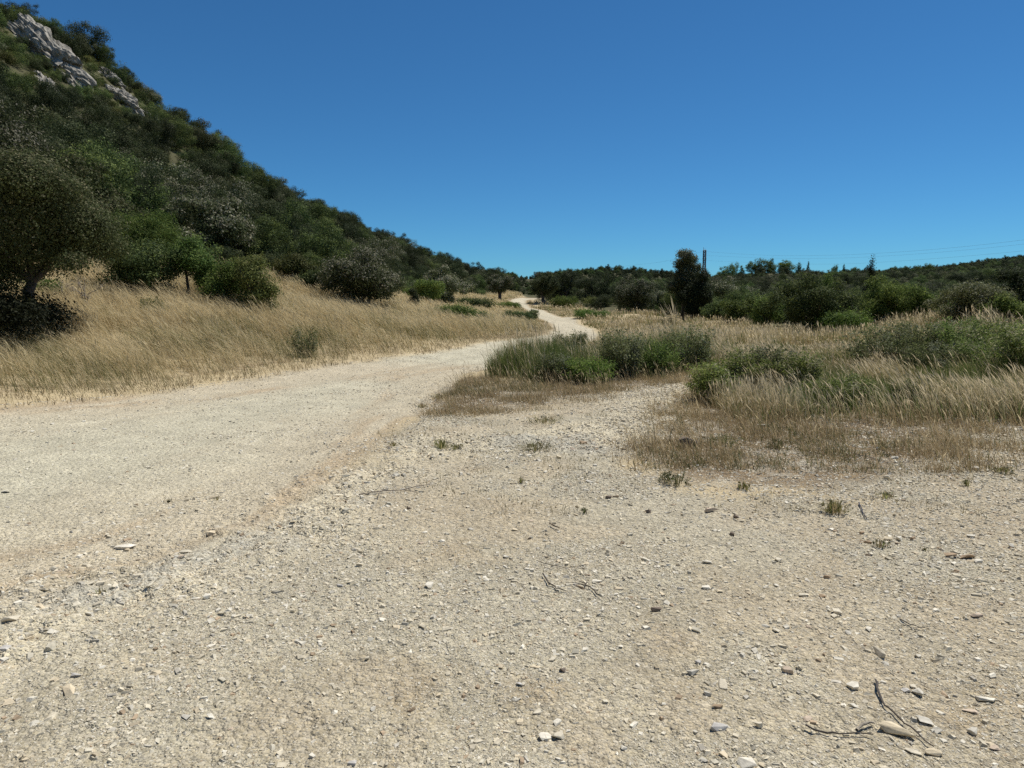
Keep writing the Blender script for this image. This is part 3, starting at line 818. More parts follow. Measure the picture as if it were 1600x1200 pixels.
P("bramble_bush", "silvery grey green herb bush at the front foot of the bank", "bramble", 1418, 655, 596, 54, 'grey', 'round', depth=10.0, n=5000, leaf=0.03, clear=0, lobes=13, stems=6, stem_name='stems', trunk_r=.008, per=5, sig=.12, core=.3)
P("bramble_bush", "dusty bramble mound behind the leaning grass where the bank starts to rise", "bramble", 1375, 560, 516, 80, 'grey', 'round', depth=14.6, n=7000, leaf=0.048, clear=0, lobes=13, stems=6, stem_name='stems', trunk_r=.008, per=5, sig=.12, core=.3)
P("bramble_bush", "darker dusty bramble on the crest of the bank under the glossy oak", "bramble", 1430, 560, 502, 90, 'grey', 'round', depth=14.8, n=8500, leaf=0.048, clear=0, lobes=13, stems=6, stem_name='stems', trunk_r=.008, per=5, sig=.12, core=.3)
P("bramble_bush", "pale green bramble in the middle of the bank's crest", "bramble", 1488, 560, 503, 86, 'bramble', 'round', depth=14.4, n=8500, leaf=0.048, clear=0, lobes=13, stems=6, stem_name='stems', trunk_r=.008, per=5, sig=.12, core=.3)
P("bramble_bush", "yellowish green bramble on the bank's crest beneath the edge oak", "bramble", 1545, 560, 500, 88, 'bramble', 'round', depth=14.8, n=8500, leaf=0.048, clear=0, lobes=13, stems=6, stem_name='stems', trunk_r=.008, per=5, sig=.12, core=.3)
P("bramble_bush", "bramble spilling down between leaning grass and the tall edge bramble", "bramble", 1535, 600, 532, 70, 'bramble', 'round', depth=13, n=7000, leaf=0.045, clear=0, lobes=13, stems=6, stem_name='stems', trunk_r=.008, per=5, sig=.12, core=.3)
P("bramble_bush", "grey bramble sprawling on the bank below the dusty mound", "bramble", 1452, 600, 540, 70, 'grey', 'round', depth=13.2, n=6000, leaf=0.045, clear=0, lobes=13, stems=6, stem_name='stems', trunk_r=.008, per=5, sig=.12, core=.3)
P("bramble_bush", "tall leafy bramble at the picture edge, greenest of the bank", "bramble", 1604, 640, 508, 96, 'bramble', 'round', depth=11.7, n=13000, leaf=0.042, clear=0, lobes=13, stems=6, stem_name='stems', trunk_r=.008, per=5, sig=.12, core=.3)
P("small_bush", "open little bush with rounded leaves alone in the straw meadow", "bush", 475, 534, 510, 36, 'grey', n=1300, leaf=.05, clear=.1, lobes=9, stems=5, stem_name='stems', trunk_r=.008, per=6, sig=.07, depth=17.6)
P("small_bush", "small dull tuft of bush high in the meadow under the shrub clump", "bush", 245, 486, 465, 34, 'olive', 'low', n=2500, leaf=.05, clear=0, lobes=7, stems=4, stem_name='stems', trunk_r=.008, depth=19)
P("small_bush", "fresh green little bush among straw near the dead grey shrubs", "bush", 66, 462, 436, 46, 'bright', 'low', n=4000, leaf=.06, clear=0, lobes=7, stems=4, stem_name='stems', trunk_r=.008, depth=18.5)
P("small_bush", "dark ragged stump-like bush in the far field by the tallest oak", "bush", 1046, 506, 496, 22, 'dark', 'low', n=1500, leaf=.07, clear=0, lobes=6, stems=3, stem_name='stems', trunk_r=.02, depth=45)

def dead_shrub(label, px, py, depth, hpx, seed):
    r = np.random.default_rng(seed)
    x = ray(px, py)[0] * depth
    b = np.array([x, depth, float(H(np.array([x]), np.array([depth]))[0])])
    h = hpx * depth / F_PX
    e = Bag()
    def grow(p, d, ln, rad, lv):
        q = [p]
        for i in range(3):
            d = norm_(d + r.normal(size=3) * .18 + np.array([0, 0, .06])); q.append(q[-1] + d * ln / 3)
        e.tube(q, np.linspace(rad, rad * .55, 4), (.24, .21, .18), 5)
        if lv > 0:
            for k in range(r.integers(2, 4)):
                grow(q[r.integers(1, 4)], norm_(d + r.normal(size=3) * .55), ln * .68, rad * .55, lv - 1)
    for k in range(3):
        grow(np.zeros(3), norm_(np.array([r.normal() * .35, r.normal() * .35, 1])), h * .45, .022, 4)
    tag(link("dead_shrub", e.mesh("dead_shrub", M_BARK), None, b), label, "dead shrub")
dead_shrub("bare grey dead shrub forked low in the straw under the big oak's crown", 97, 445, 18.5, 36, 1)
dead_shrub("bare twiggy dead shrub standing free in the straw below the meadow top", 135, 458, 18.5, 50, 2)

# ------------------------------------------------------------------ rock outcrops on the hill
def outcrop(label, p0, p1, wpx, seed, sink=.25, name="rock_outcrop"):
    r = np.random.default_rng(seed)
    a = hit(*p0); b = hit(*p1)
    u = b - a; Ln = np.linalg.norm(u); u = u / Ln
    c = (a + b) / 2
    e_ = .8
    gxn = (H(np.array([c[0] + e_]), np.array([c[1]])) - H(np.array([c[0] - e_]), np.array([c[1]])))[0] / (2 * e_)
    gyn = (H(np.array([c[0]]), np.array([c[1] + e_])) - H(np.array([c[0]]), np.array([c[1] - e_])))[0] / (2 * e_)
    n = norm_(np.array([-gxn, -gyn, 1.])); v = norm_(np.cross(n, u)); n = norm_(np.cross(u, v))
    W = wpx * c[1] / F_PX
    bm = bmesh.new(); bmesh.ops.create_icosphere(bm, subdivisions=5, radius=1)
    M = Matrix(((u[0] * Ln / 2, v[0] * W / 2, n[0] * W * .55), (u[1] * Ln / 2, v[1] * W / 2, n[1] * W * .55), (u[2] * Ln / 2, v[2] * W / 2, n[2] * W * .55)))
    off = Vector(r.uniform(-50, 50, 3))
    for vt in bm.verts:
        d = Vector(vt.co)
        s = mnoise.fractal(Vector((d.x * 1.6 * Ln / W * .5, d.y * 1.6, d.z * 1.6)) + off, 1.0, 2.0, 5)
        cell = mnoise.cell(Vector((d.x * 2.4 * Ln / W * .4, d.y * 2.2, d.z * 2.2)) + off)
        dv, _p = mnoise.voronoi(Vector((d.x * 2.6 * Ln / W * .5, d.y * 2.3, d.z * 2.3)) + off)
        crack = math.exp(-(dv[1] - dv[0]) / .07)
        vt.co = M @ (d * (1 + .30 * s + .12 * (cell - .5) - .20 * crack))
    me = bpy.data.meshes.new(name); bm.to_mesh(me); bm.free()
    cc = np.ones((len(me.vertices), 4), np.float32); co = np.empty(len(me.vertices) * 3); me.vertices.foreach_get("co", co); co = co.reshape(-1, 3)
    t = fbm(co[:, 0] + co[:, 2], co[:, 1] + co[:, 2], 1.2, 4, seed)[:, None]
    cc[:, :3] = np.array([.35, .33, .285]) * (1 - t) * 1.12 + np.array([.20, .18, .145]) * t * 1.1
    at_ = me.color_attributes.new("Col", 'FLOAT_COLOR', 'POINT'); at_.data.foreach_set("color", cc.ravel())
    me.materials.append(M_ROCK)
    me.polygons.foreach_set("use_smooth", np.zeros(len(me.polygons), bool))
    tag(link(name, me, None, c - n * W * sink * .5), label, "rock")
outcrop("longest pale limestone slab slanting down the wooded hill near its top", (14, 38), (130, 146), 56, 1, sink=-.1)
outcrop("short grey limestone knob just below the longest slab on the hill", (56, 118), (90, 164), 26, 2, sink=-.1)
outcrop("thin broken limestone rib with a whitish crest below the skyline", (146, 104), (194, 144), 20, 3, sink=-.1)
outcrop("lower grey limestone rib slanting through the bushes of the hill", (164, 138), (222, 186), 28, 4, sink=-.1)
outcrop("small isolated limestone fragment at the lower end of the thin ribs", (226, 174), (238, 184), 8, 5)
outcrop("lone pale limestone tooth breaking the hill's skyline", (381, 262), (393, 278), 12, 6, sink=-.3)
outcrop("small pale limestone block in brush above the longest slab", (98, 52), (108, 64), 9, 7)
ROCK_KEEP = [[(5, 30), (60, 65), (130, 120), (138, 150), (90, 150), (40, 100), (5, 60)], [(52, 115), (75, 118), (92, 150), (88, 170), (66, 150)], [(145, 102), (190, 130), (225, 160), (228, 188), (200, 182), (165, 150)], [(376, 240), (398, 245), (396, 275), (378, 272)]]
#@@PART3

# ------------------------------------------------------------------ woods: single crowns in view, the rest as far-off mass
def proto(name, seed, sty, W, h, n, leaf, shape='round', lobes=14, clear=.06, **kw):
    r = np.random.default_rng(seed)
    return crown_mesh(name, r, lobes_for(r, W, W * .95, h * clear, h, lobes, shape), n, leaf, ST[sty], zmin=-.3, **kw)
OAKS = [proto("oak_crown", 101, 'oak', 4.4, 4.2, 17000, .12), proto("oak_crown", 102, 'oak', 5.0, 3.8, 17000, .125), proto("oak_crown", 103, 'oakpale', 4.6, 4.2, 17000, .12),
        proto("oak_crown", 104, 'juniper', 4.2, 4.6, 17000, .12), proto("oak_crown", 105, 'oak', 3.8, 4.8, 17000, .115), proto("oak_crown", 106, 'oakbrown', 4.4, 4.0, 17000, .12)]
SHRUBS = [proto("shrub_crown", 111, 'juniper', 2.6, 1.7, 4500, .12, 'low', 9, 0), proto("shrub_crown", 112, 'olive', 2.4, 1.5, 4500, .12, 'low', 9, 0),
          proto("shrub_crown", 113, 'juniper', 2.8, 2.0, 4500, .12, 'low', 9, 0), proto("shrub_crown", 114, 'oak', 2.6, 2.2, 4500, .13, 'round', 9, 0)]
PINES = [proto("pine_crown", 121, 'green', 5.0, 6.5, 9000, .24, 'round', 14, .2, aspect=.35), proto("pine_crown", 122, 'juniper', 4.2, 6.0, 8000, .24, 'cone', 12, .1, aspect=.35),
         proto("pine_crown", 123, 'green', 6.0, 6.0, 9000, .24, 'umbrella', 14, .3, aspect=.35)]

def rock_blocked(px, py, hpx):
    b = np.zeros(len(px), bool)
    for poly in ROCK_KEEP:
        for f in (.3, .8):
            b |= in_poly(px, py - hpx * f, poly)
    return b

def jitter_points(x0, x1, y0, y1, sp, r, jit=.45):
    X, Y = np.meshgrid(np.arange(x0, x1, sp), np.arange(y0, y1, sp))
    X = X + r.uniform(-jit, jit, X.shape) * sp; Y = Y + r.uniform(-jit, jit, Y.shape) * sp
    return X.ravel(), Y.ravel()

hr = np.random.default_rng(77)
cand = []
for (y0, y1, sp) in [(2, 60, 2.7), (60, 130, 3.2), (130, 260, 4.5), (260, 440, 6.5)]:
    X, Y = jitter_points(-82, 45, y0, y1, sp, hr)
    cand.append(np.stack([X, Y], 1))
cand = np.concatenate(cand)
X, Y = cand.T
keep = (X < foot_x(Y) - .6) & (X > -95) & (np.arctan2(X, Y) > -math.radians(48)) & ~((Y > 170) & (X > 10 + (Y - 170) * .12))
X, Y = X[keep], Y[keep]
Z = H(X, Y)
px, py = proj(X, Y, Z)
# the high, thin-soiled top of the hill carries low brush only
high = sstep(19, 26, Z) * (Y < 170)
is_tree = hr.random(len(X)) < (.70 - .55 * high)
sc = np.where(is_tree, hr.uniform(.6, 1.12, len(X)), hr.uniform(.6, 1.25, len(X)))
sc *= np.where(Y > 260, 1.4, 1.0) * np.where(Y > 130, 1.12, 1.0)
sc *= np.where(X > foot_x(Y) - 5, .72, 1.0)
sc *= 1 - .35 * high * is_tree
# keep the road gap in the far distance open
gap = (px > 806) & (px < 838) & (Y > 140)
hpx = sc * np.where(is_tree, 4.2, 1.8) * F_PX / np.maximum(Y, 1)
# do not stand on the named trees of the hill foot
named = np.array([[t[1][0], t[1][1], t[3] * .5] for t in TREES])
dn = np.min(np.hypot(X[:, None] - named[None, :, 0], Y[:, None] - named[None, :, 1]) - named[None, :, 2] * .7, axis=1)
sc = np.where(gap, sc * .5, sc); hpx = np.where(gap, hpx * .5, hpx)
keep = ~rock_blocked(px, py, hpx) & ~((px > 790) & (px < 850) & (Y < 175)) & (dn > .8) & (px > -260) & (py < 1200)
X, Y, Z, sc, is_tree, px, py, hpx, high = [a[keep] for a in (X, Y, Z, sc, is_tree, px, py, hpx, high)]
order = np.argsort(-hpx)
lab_tree = "dark evergreen oak packed among others on the steep wooded hill"
lab_shr = "low scrub bush growing between the oaks on the steep wooded hill"
n_t = n_s = 0
rest = []
HILL_OAK = []; HILL_SHRUB = []
for i in order:
    vis = -40 < px[i] < 1640
    if is_tree[i] and vis and n_t < 235:
        k = hr.choice(6, p=[.27, .2, .1, .2, .15, .08])
        o = link("holm_oak", OAKS[k], None, (X[i], Y[i], Z[i] - .15), hr.uniform(0, 6.28), float(sc[i])); o.scale.z *= hr.uniform(.85, 1.2)
        tag(o, lab_tree, "tree", "oaks covering the wooded hill"); n_t += 1; HILL_OAK.append(o)
    elif not is_tree[i] and vis and n_s < 215:
        k = hr.choice(4, p=[.35, .2, .2, .25])
        o = link("scrub_bush", SHRUBS[k], None, (X[i], Y[i], Z[i] - .1), hr.uniform(0, 6.28), float(sc[i])); o.scale.z *= hr.uniform(.8, 1.3)
        tag(o, lab_shr, "shrub", "scrub bushes on the wooded hill"); n_s += 1; HILL_SHRUB.append(o)
    else:
        rest.append(i)
P_OAK = [next(o for o in HILL_OAK if o.data == m) for m in OAKS]
P_SHR = [next(o for o in HILL_SHRUB if o.data == m) for m in SHRUBS]
PROT = P_OAK + P_SHR
rest = np.array(rest)
idx = np.where(is_tree[rest], hr.choice(6, len(rest), p=[.27, .2, .1, .2, .15, .08]), 6 + hr.choice(4, len(rest)))
gn_scatter("hillside_wood", np.stack([X[rest], Y[rest], Z[rest] - .2], 1), sc[rest], hr.uniform(0, 6.28, len(rest)), idx, PROT)
# brush carpet under the trees of the hill
X, Y = jitter_points(-70, 0, 4, 150, 1.45, hr)
keep = (X < foot_x(Y) - .3) & (np.arctan2(X, Y) > -math.radians(45))
X, Y = X[keep], Y[keep]; Z = H(X, Y); px, py = proj(X, Y, Z)
scb = hr.uniform(.3, .75, len(X))
rk = rock_blocked(px, py, scb * 1.7 * F_PX / Y); scb = np.where(rk, scb * .6, scb)
keep = hr.random(len(X)) < .8
X, Y, Z, scb = [a[keep] for a in (X, Y, Z, scb)]
gn_scatter("hillside_undergrowth", np.stack([X, Y, Z - .05], 1), scb, hr.uniform(0, 6.28, len(X)), hr.choice(4, len(X), p=[.35, .3, .15, .2]), P_SHR)

# skyline characters of the hill
def skyline(label, name, mesh, px_, py_, depth, s, cat="tree", sz=1.0):
    x = ray(px_, py_)[0] * depth
    o = link(name, mesh, None, (x, depth, float(H(np.array([x]), np.array([depth]))[0]) - .2), px_ * .37, s); o.scale.z *= sz
    tag(o, label, cat)
skyline("broad dark oak jutting over the sky above the limestone ribs", "holm_oak", OAKS[1], 140, 100, 92, 1.15)
skyline("smaller oak leaning out of the skyline beneath the broad jutting oak", "holm_oak", OAKS[4], 168, 125, 95, .8)
skyline("bushy oak topping the upper end of the hill's skyline", "holm_oak", OAKS[0], 40, 30, 84, .6)
skyline("small ragged oak on the skyline where the rock ribs end", "holm_oak", OAKS[3], 196, 140, 99, .6)
skyline("oak with a twig sticking into the sky partway down the skyline", "holm_oak", OAKS[4], 248, 190, 108, .6)
skyline("lowest of the single skyline oaks, with a rounded head before the ridge dips", "holm_oak", OAKS[0], 520, 350, 200, 1.2)

for k, (a_, b_, s_) in enumerate([(60, 76, .5), (92, 118, .55), (112, 106, .5), (36, 74, .5), (176, 132, .55), (196, 160, .5), (140, 138, .6), (74, 112, .6), (124, 150, .7), (210, 176, .6), (24, 92, .8), (150, 172, .8), (152, 152, .6), (172, 168, .6), (192, 184, .6), (208, 194, .6), (132, 162, .7), (112, 164, .7), (14, 72, .6), (30, 84, .6), (48, 102, .6), (186, 152, .45), (140, 156, .6), (226, 200, .7), (98, 150, .6), (178, 182, .7), (160, 160, .6), (200, 196, .7), (182, 216, .9), (8, 100, .8), (30, 106, .7), (55, 114, .6), (82, 126, .6), (18, 88, .6), (44, 96, .5), (100, 128, .5)]):
    q = hit(a_, b_)
    o = link("scrub_bush", SHRUBS[k % 4], None, (q[0], q[1], q[2] - .1), k * 1.1, s_)
    tag(o, "small bush rooted in the joints and around the limestone rocks of the hill", "shrub", "bushes among the limestone rocks")

# ---- scrub belt and woods on the right
X1, Y1 = jitter_points(0, 110, 20, 95, 3.0, hr); X2, Y2 = jitter_points(-5, 190, 95, 230, 4.6, hr)
X = np.concatenate([X1, X2]); Y = np.concatenate([Y1, Y2])
keep = (Y > scrub_d(X, Y) + 3) & (np.arctan2(X, Y) < math.radians(43)) & (sd_poly(X, Y, ROAD) > 3.5)
X, Y = X[keep], Y[keep]; Z = H(X, Y); px, py = proj(X, Y, Z)
is_tree = hr.random(len(X)) < np.where(Y < 60, .25, .5)
sc = np.where(is_tree, hr.uniform(.55, .95, len(X)), hr.uniform(.7, 1.3, len(X)))
hcap = EYE + (469 - 436) / F_PX * Y - Z
sc = np.where(Y < 150, np.minimum(sc, np.maximum(.15, hcap) / np.where(is_tree, 5.2, 2.6)), sc)
dn = np.min(np.hypot(X[:, None] - named[None, :, 0], Y[:, None] - named[None, :, 1]) - named[None, :, 2] * .75, axis=1)
keep = (dn > 1.0) & ~((px > 808) & (px < 840))
X, Y, Z, sc, is_tree, px, py = [a[keep] for a in (X, Y, Z, sc, is_tree, px, py)]
order = np.argsort(Y); n_t = n_s = 0; rest = []
for i in order:
    vis = -40 < px[i] < 1640
    if is_tree[i] and vis and n_t < 50:
        o = link("holm_oak", OAKS[hr.choice(6, p=[.2, .2, .2, .15, .1, .15])], None, (X[i], Y[i], Z[i] - .15), hr.uniform(0, 6.28), float(sc[i]))
        tag(o, "evergreen oak rising out of the scrub on the flat beyond the field", "tree", "oaks in the scrub beyond the field"); n_t += 1
    elif not is_tree[i] and vis and n_s < 75:
        o = link("scrub_bush", SHRUBS[hr.choice(4, p=[.25, .2, .35, .2])], None, (X[i], Y[i], Z[i] - .1), hr.uniform(0, 6.28), float(sc[i]))
        tag(o, "scrub bush in the thicket on the flat beyond the field", "shrub", "scrub bushes beyond the field"); n_s += 1
    else:
        rest.append(i)
rest = np.array(rest)
idx = np.where(is_tree[rest], hr.choice(6, len(rest), p=[.25, .2, .15, .15, .15, .1]), 6 + hr.choice(4, len(rest)))
gn_scatter("scrub_woods", np.stack([X[rest], Y[rest], Z[rest] - .2], 1), sc[rest] * 1.1, hr.uniform(0, 6.28, len(rest)), idx, PROT)
# far woods on the low hills
pts = []
for (y0, y1, sp) in [(230, 420, 6.5), (420, 700, 8.5), (700, 1150, 12)]:
    X, Y = jitter_points(-60, 1000, y0, y1, sp, hr); pts.append(np.stack([X, Y, np.full(len(X), sp)], 1))
pts = np.concatenate(pts); X, Y, S = pts.T
keep = (np.arctan2(X, Y) < math.radians(41)) & (np.arctan2(X, Y) > -math.radians(6)) & ~((X < 30) & (Y < 400) & (X < 10 + (Y - 170) * .12))
X, Y, S = X[keep], Y[keep], S[keep]; Z = H(X, Y)
Xg, Yg = jitter_points(-14, 60, 178, 440, 5.0, hr)
kg = (Xg > foot_x(Yg) - 2) & (sd_poly(Xg, Yg, ROAD) > 5)
X = np.concatenate([X, Xg[kg]]); Y = np.concatenate([Y, Yg[kg]]); Z = H(X, Y); S = np.concatenate([S, np.full(kg.sum(), 5.0)])
S = np.where((np.abs(proj(X, Y, Z)[0] - 823) < 16), S * .55, S)
sc = S / 7.6 * hr.uniform(.6, 1.4, len(X))
idx = hr.choice(6, len(X), p=[.28, .24, .08, .2, .14, .06])
gn_scatter("far_woods", np.stack([X, Y, Z - .4], 1), sc, hr.uniform(0, 6.28, len(X)), idx, PROT)
# pines on the knoll
PINE_PX = [(1128, 438, 417, 18), (1142, 440, 410, 20), (1158, 438, 414, 22), (1176, 432, 408, 24), (1190, 430, 404, 26), (1205, 430, 403, 26), (1220, 430, 406, 22), (1234, 432, 407, 20), (1248, 434, 409, 20), (1262, 436, 408, 14),
           (1302, 428, 414, 12), (1318, 428, 413, 14), (1436, 424, 414, 12), (1452, 424, 411, 13), (1104, 440, 424, 18)]
for k, (a, b, c, w) in enumerate(PINE_PX):
    dep = 330 if a < 1280 else 680
    x = ray(a, b)[0] * dep; z = float(H(np.array([x]), np.array([dep]))[0])
    hgt = EYE + ray(a, c)[2] * dep - z
    me = PINES[[0, 2, 1][k % 3] if a != 1262 else 1]
    base_h = [6.5, 6.0, 6.0][PINES.index(me)]
    o = link("pine_tree", me, None, (x, dep, z - .3), k * 1.3, hgt / base_h * 1.05)
    f = w * dep / F_PX / 5.0
    o.scale.x = o.scale.y = f
    if a < 1110: tag(o, "single pine at the foot of the pylon on the low far hill", "tree")
    elif a < 1260: tag(o, "pine in the clump crowning the distant knoll", "tree", "pines on the distant knoll")
    elif a < 1270: tag(o, "slim pine standing apart at the end of the clump on the distant knoll", "tree")
    else: tag(o, "tiny pine breaking the distant skyline beyond the knoll", "tree", "tiny pines on the far skyline")

# ------------------------------------------------------------------ pylon and power lines
def steel_mat():
    m, nt, nodes, L = new_mat("galvanised_steel")
    p = N(nt, "ShaderNodeBsdfPrincipled"); p.inputs['Metallic'].default_value = .4; p.inputs['Roughness'].default_value = .6
    no = N(nt, "ShaderNodeTexNoise"); no.inputs['Scale'].default_value = 1.5
    cr = N(nt, "ShaderNodeMapRange"); cr.inputs['To Min'].default_value = .10; cr.inputs['To Max'].default_value = .2
    L.new(no.outputs[0], cr.inputs['Value']); L.new(cr.outputs[0], p.inputs['Base Color'])
    o = N(nt, "ShaderNodeOutputMaterial"); L.new(p.outputs[0], o.inputs[0]); return m
M_STEEL = steel_mat()
PD = 700.0
pxx = ray(1099.5, 440)[0] * PD
pz = float(H(np.array([pxx]), np.array([PD]))[0])
def pyl_z(py): return EYE + ray(1100, py)[2] * PD - pz
pyl = link("pylon", None, None, (pxx, PD, pz)); tag(pyl, "slender steel lattice pylon standing on the far low hill", "pylon")
g = (.3, .3, .32)
body = Bag(); zt = pyl_z(391); wt = 1.15
zs = np.linspace(0, zt, 9)
def half(z): return wt + (2.6 - wt) * max(0, 1 - z / (zt * .55)) ** 1.2
for sx in (-1, 1):
    for sy in (-1, 1):
        body.tube([np.array([sx * half(z), sy * half(z), z]) for z in zs], [.3] * len(zs), g, 4)
for a, b in zip(zs[:-1], zs[1:]):
    for s1 in (-1, 1):
        body.tube([np.array([-half(a), s1 * half(a), a]), np.array([half(b), s1 * half(b), b])], [.19, .19], g, 4)
        body.tube([np.array([half(a), s1 * half(a), a]), np.array([-half(b), s1 * half(b), b])], [.19, .19], g, 4)
        body.tube([np.array([s1 * half(a), -half(a), a]), np.array([s1 * half(b), half(b), b])], [.19, .19], g, 4)
        body.tube([np.array([-half(b), s1 * half(b), b]), np.array([half(b), s1 * half(b), b])], [.26, .26], g, 4)
link("lattice_body", body.mesh("lattice_body", M_STEEL), pyl)
ARMS = [(pyl_z(393), 3.4), (pyl_z(404.5), 4.2), (pyl_z(407), 3.6)]
DIRW = norm_(np.array([0.55, -.83, 0]))           # run of the line, towards the viewer and to the right
for z, ln in ARMS:
    bg_ = Bag()
    for s1 in (-1, 1):
        tip_ = np.array([s1 * ln * DIRW[1], s1 * -ln * DIRW[0] , z]) * np.array([.75, 1, 1])
        for dz in (0, 1.0):
            bg_.tube([np.array([s1 * -wt * .9, 0, z + dz]), tip_], [.4, .2], g, 4)
    link("crossarm", bg_.mesh("crossarm", M_STEEL), pyl)
pk = Bag(); pk.tube([np.array([-.9, 0, zt]), np.array([-1.2, 0, pyl_z(386)])], [.3, .14], g, 4); pk.tube([np.array([.9, 0, zt]), np.array([.7, 0, pyl_z(388)])], [.16, .06], g, 4)
link("earth_wire_peak", pk.mesh("earth_wire_peak", M_STEEL), pyl)
def wire(label, pts_, rad):
    Pw = np.array([at(*p) for p in pts_])
    t = np.linspace(0, 1, len(Pw)); tt = np.linspace(0, 1, 60)
    Q = np.stack([np.interp(tt, t, Pw[:, k]) for k in range(3)], 1)
    # smooth sag
    for _ in range(30):
        Q[1:-1] = (Q[:-2] + 2 * Q[1:-1] + Q[2:]) / 4
    bg_ = Bag(); bg_.tube(Q, [rad] * len(Q), (.15, .15, .16), 5)
    tag(link("power_line", bg_.mesh("power_line", M_STEEL)), label, "power line")
wire("topmost of the thin power lines running from the pylon across the sky", [(1101, 393, 700), (1200, 400, 600), (1320, 399, 500), (1450, 391, 415), (1560, 380, 350), (1700, 362, 290)], .035)
wire("middle thin power line, close under the topmost one beside the pylon", [(1101, 399, 700), (1200, 404, 600), (1320, 404, 500), (1450, 396, 415), (1560, 386, 350), (1700, 370, 290)], .03)
wire("lowest thin power line skimming the wooded skyline past the knoll", [(1102, 407, 700), (1200, 412, 600), (1320, 413.5, 500), (1450, 405, 415), (1560, 396, 350), (1700, 382, 290)], .03)
wire("faint power line sagging away from the pylon behind the tallest oak", [(1098, 393, 700), (1040, 409, 800), (960, 417, 950), (900, 421, 1100)], .045)
#@@PART4

# ------------------------------------------------------------------ grass
class Blades:
    def __init__(self): self.V = []; self.C = []; self.n5 = 0; self.H = []; self.HC = []
    def add(self, r, x, y, h, w, lean, spread, c0, c1, heads=0.0, chead=(.55, .46, .29), bend=.35):
        """x,y roots; h,w arrays; lean (lx,ly) common wind lean; c0 root colour, c1 tip colour (n,3)"""
        n = len(x)
        if n == 0: return
        z = H(x, y) - .01
        B = np.stack([x, y, z], 1)
        a = r.uniform(0, 2 * math.pi, n)
        sd = np.stack([np.cos(a), np.sin(a), np.zeros(n)], 1)
        az = r.uniform(0, 2 * math.pi, n); am = np.abs(r.normal(size=n)) * spread
        D = np.stack([lean[0] * np.ones(n) + am * np.cos(az), lean[1] * np.ones(n) + am * np.sin(az), np.zeros(n)], 1)
        def pt(s): 
            return B + np.array([0, 0, 1]) * (h * s)[:, None] * (1 - .25 * (s ** 2) * np.clip(np.linalg.norm(D, axis=1), 0, 1.2))[:, None] + D * (h * (s * (1 - bend) + bend * s * s))[:, None]
        o = np.ones(n)
        p0, p1, p2 = pt(o * 0), pt(o * .5), pt(o)
        V = np.empty((n, 5, 3)); hw = (w * .5)[:, None]
        V[:, 0] = p0 - sd * hw; V[:, 1] = p0 + sd * hw; V[:, 2] = p1 + sd * hw * .85; V[:, 3] = p1 - sd * hw * .85; V[:, 4] = p2
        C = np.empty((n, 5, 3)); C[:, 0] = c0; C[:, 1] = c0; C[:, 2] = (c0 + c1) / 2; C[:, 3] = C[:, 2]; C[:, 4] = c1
        self.V.append(V.reshape(-1, 3)); self.C.append(C.reshape(-1, 3)); self.n5 += n
        if heads > 0:
            m = r.random(n) < heads
            k = m.sum()
            q0 = pt(o * .72)[m]; q1 = pt(o * .88)[m]; q2 = pt(o * 1.04)[m]; s2 = sd[m]; ww = (w[m] * 1.3)[:, None]
            HV = np.empty((k, 4, 3)); HV[:, 0] = q0; HV[:, 1] = q1 + s2 * ww; HV[:, 2] = q2; HV[:, 3] = q1 - s2 * ww
            self.H.append(HV.reshape(-1, 3)); self.HC.append(np.repeat(np.array(chead) * r.uniform(.7, 1.2, (k, 1)), 4, 0))
    def build(self, name, label=None):
        b = np.arange(self.n5)[:, None] * 5
        Q = b + np.array([0, 1, 2, 3]); T = b + np.array([3, 2, 4])
        V = np.concatenate(self.V); C = np.concatenate(self.C)
        if self.H:
            hv = np.concatenate(self.H); k = len(hv) // 4
            Q = np.concatenate([Q, len(V) + np.arange(k * 4).reshape(k, 4)])
            V = np.concatenate([V, hv]); C = np.concatenate([C] + self.HC)
        o = link(name, mk_mesh(name, V, [Q, T], C, M_GRASS)); o["kind"] = "stuff"
        if label: o["label"] = label
        return o

gr = np.random.default_rng(99)
def lerp3(a, b, t): return np.array(a)[None] * (1 - t[:, None]) + np.array(b)[None] * t[:, None]
ROAD_LP = np.array([(-16, -8)] + ROAD_L_W + [tuple(at(*p)[:2]) for p in ROAD_L_FAR])
def thin(n, x0, x1, y0, y1):
    return gr.uniform(x0, x1, n), gr.uniform(y0, y1, n)

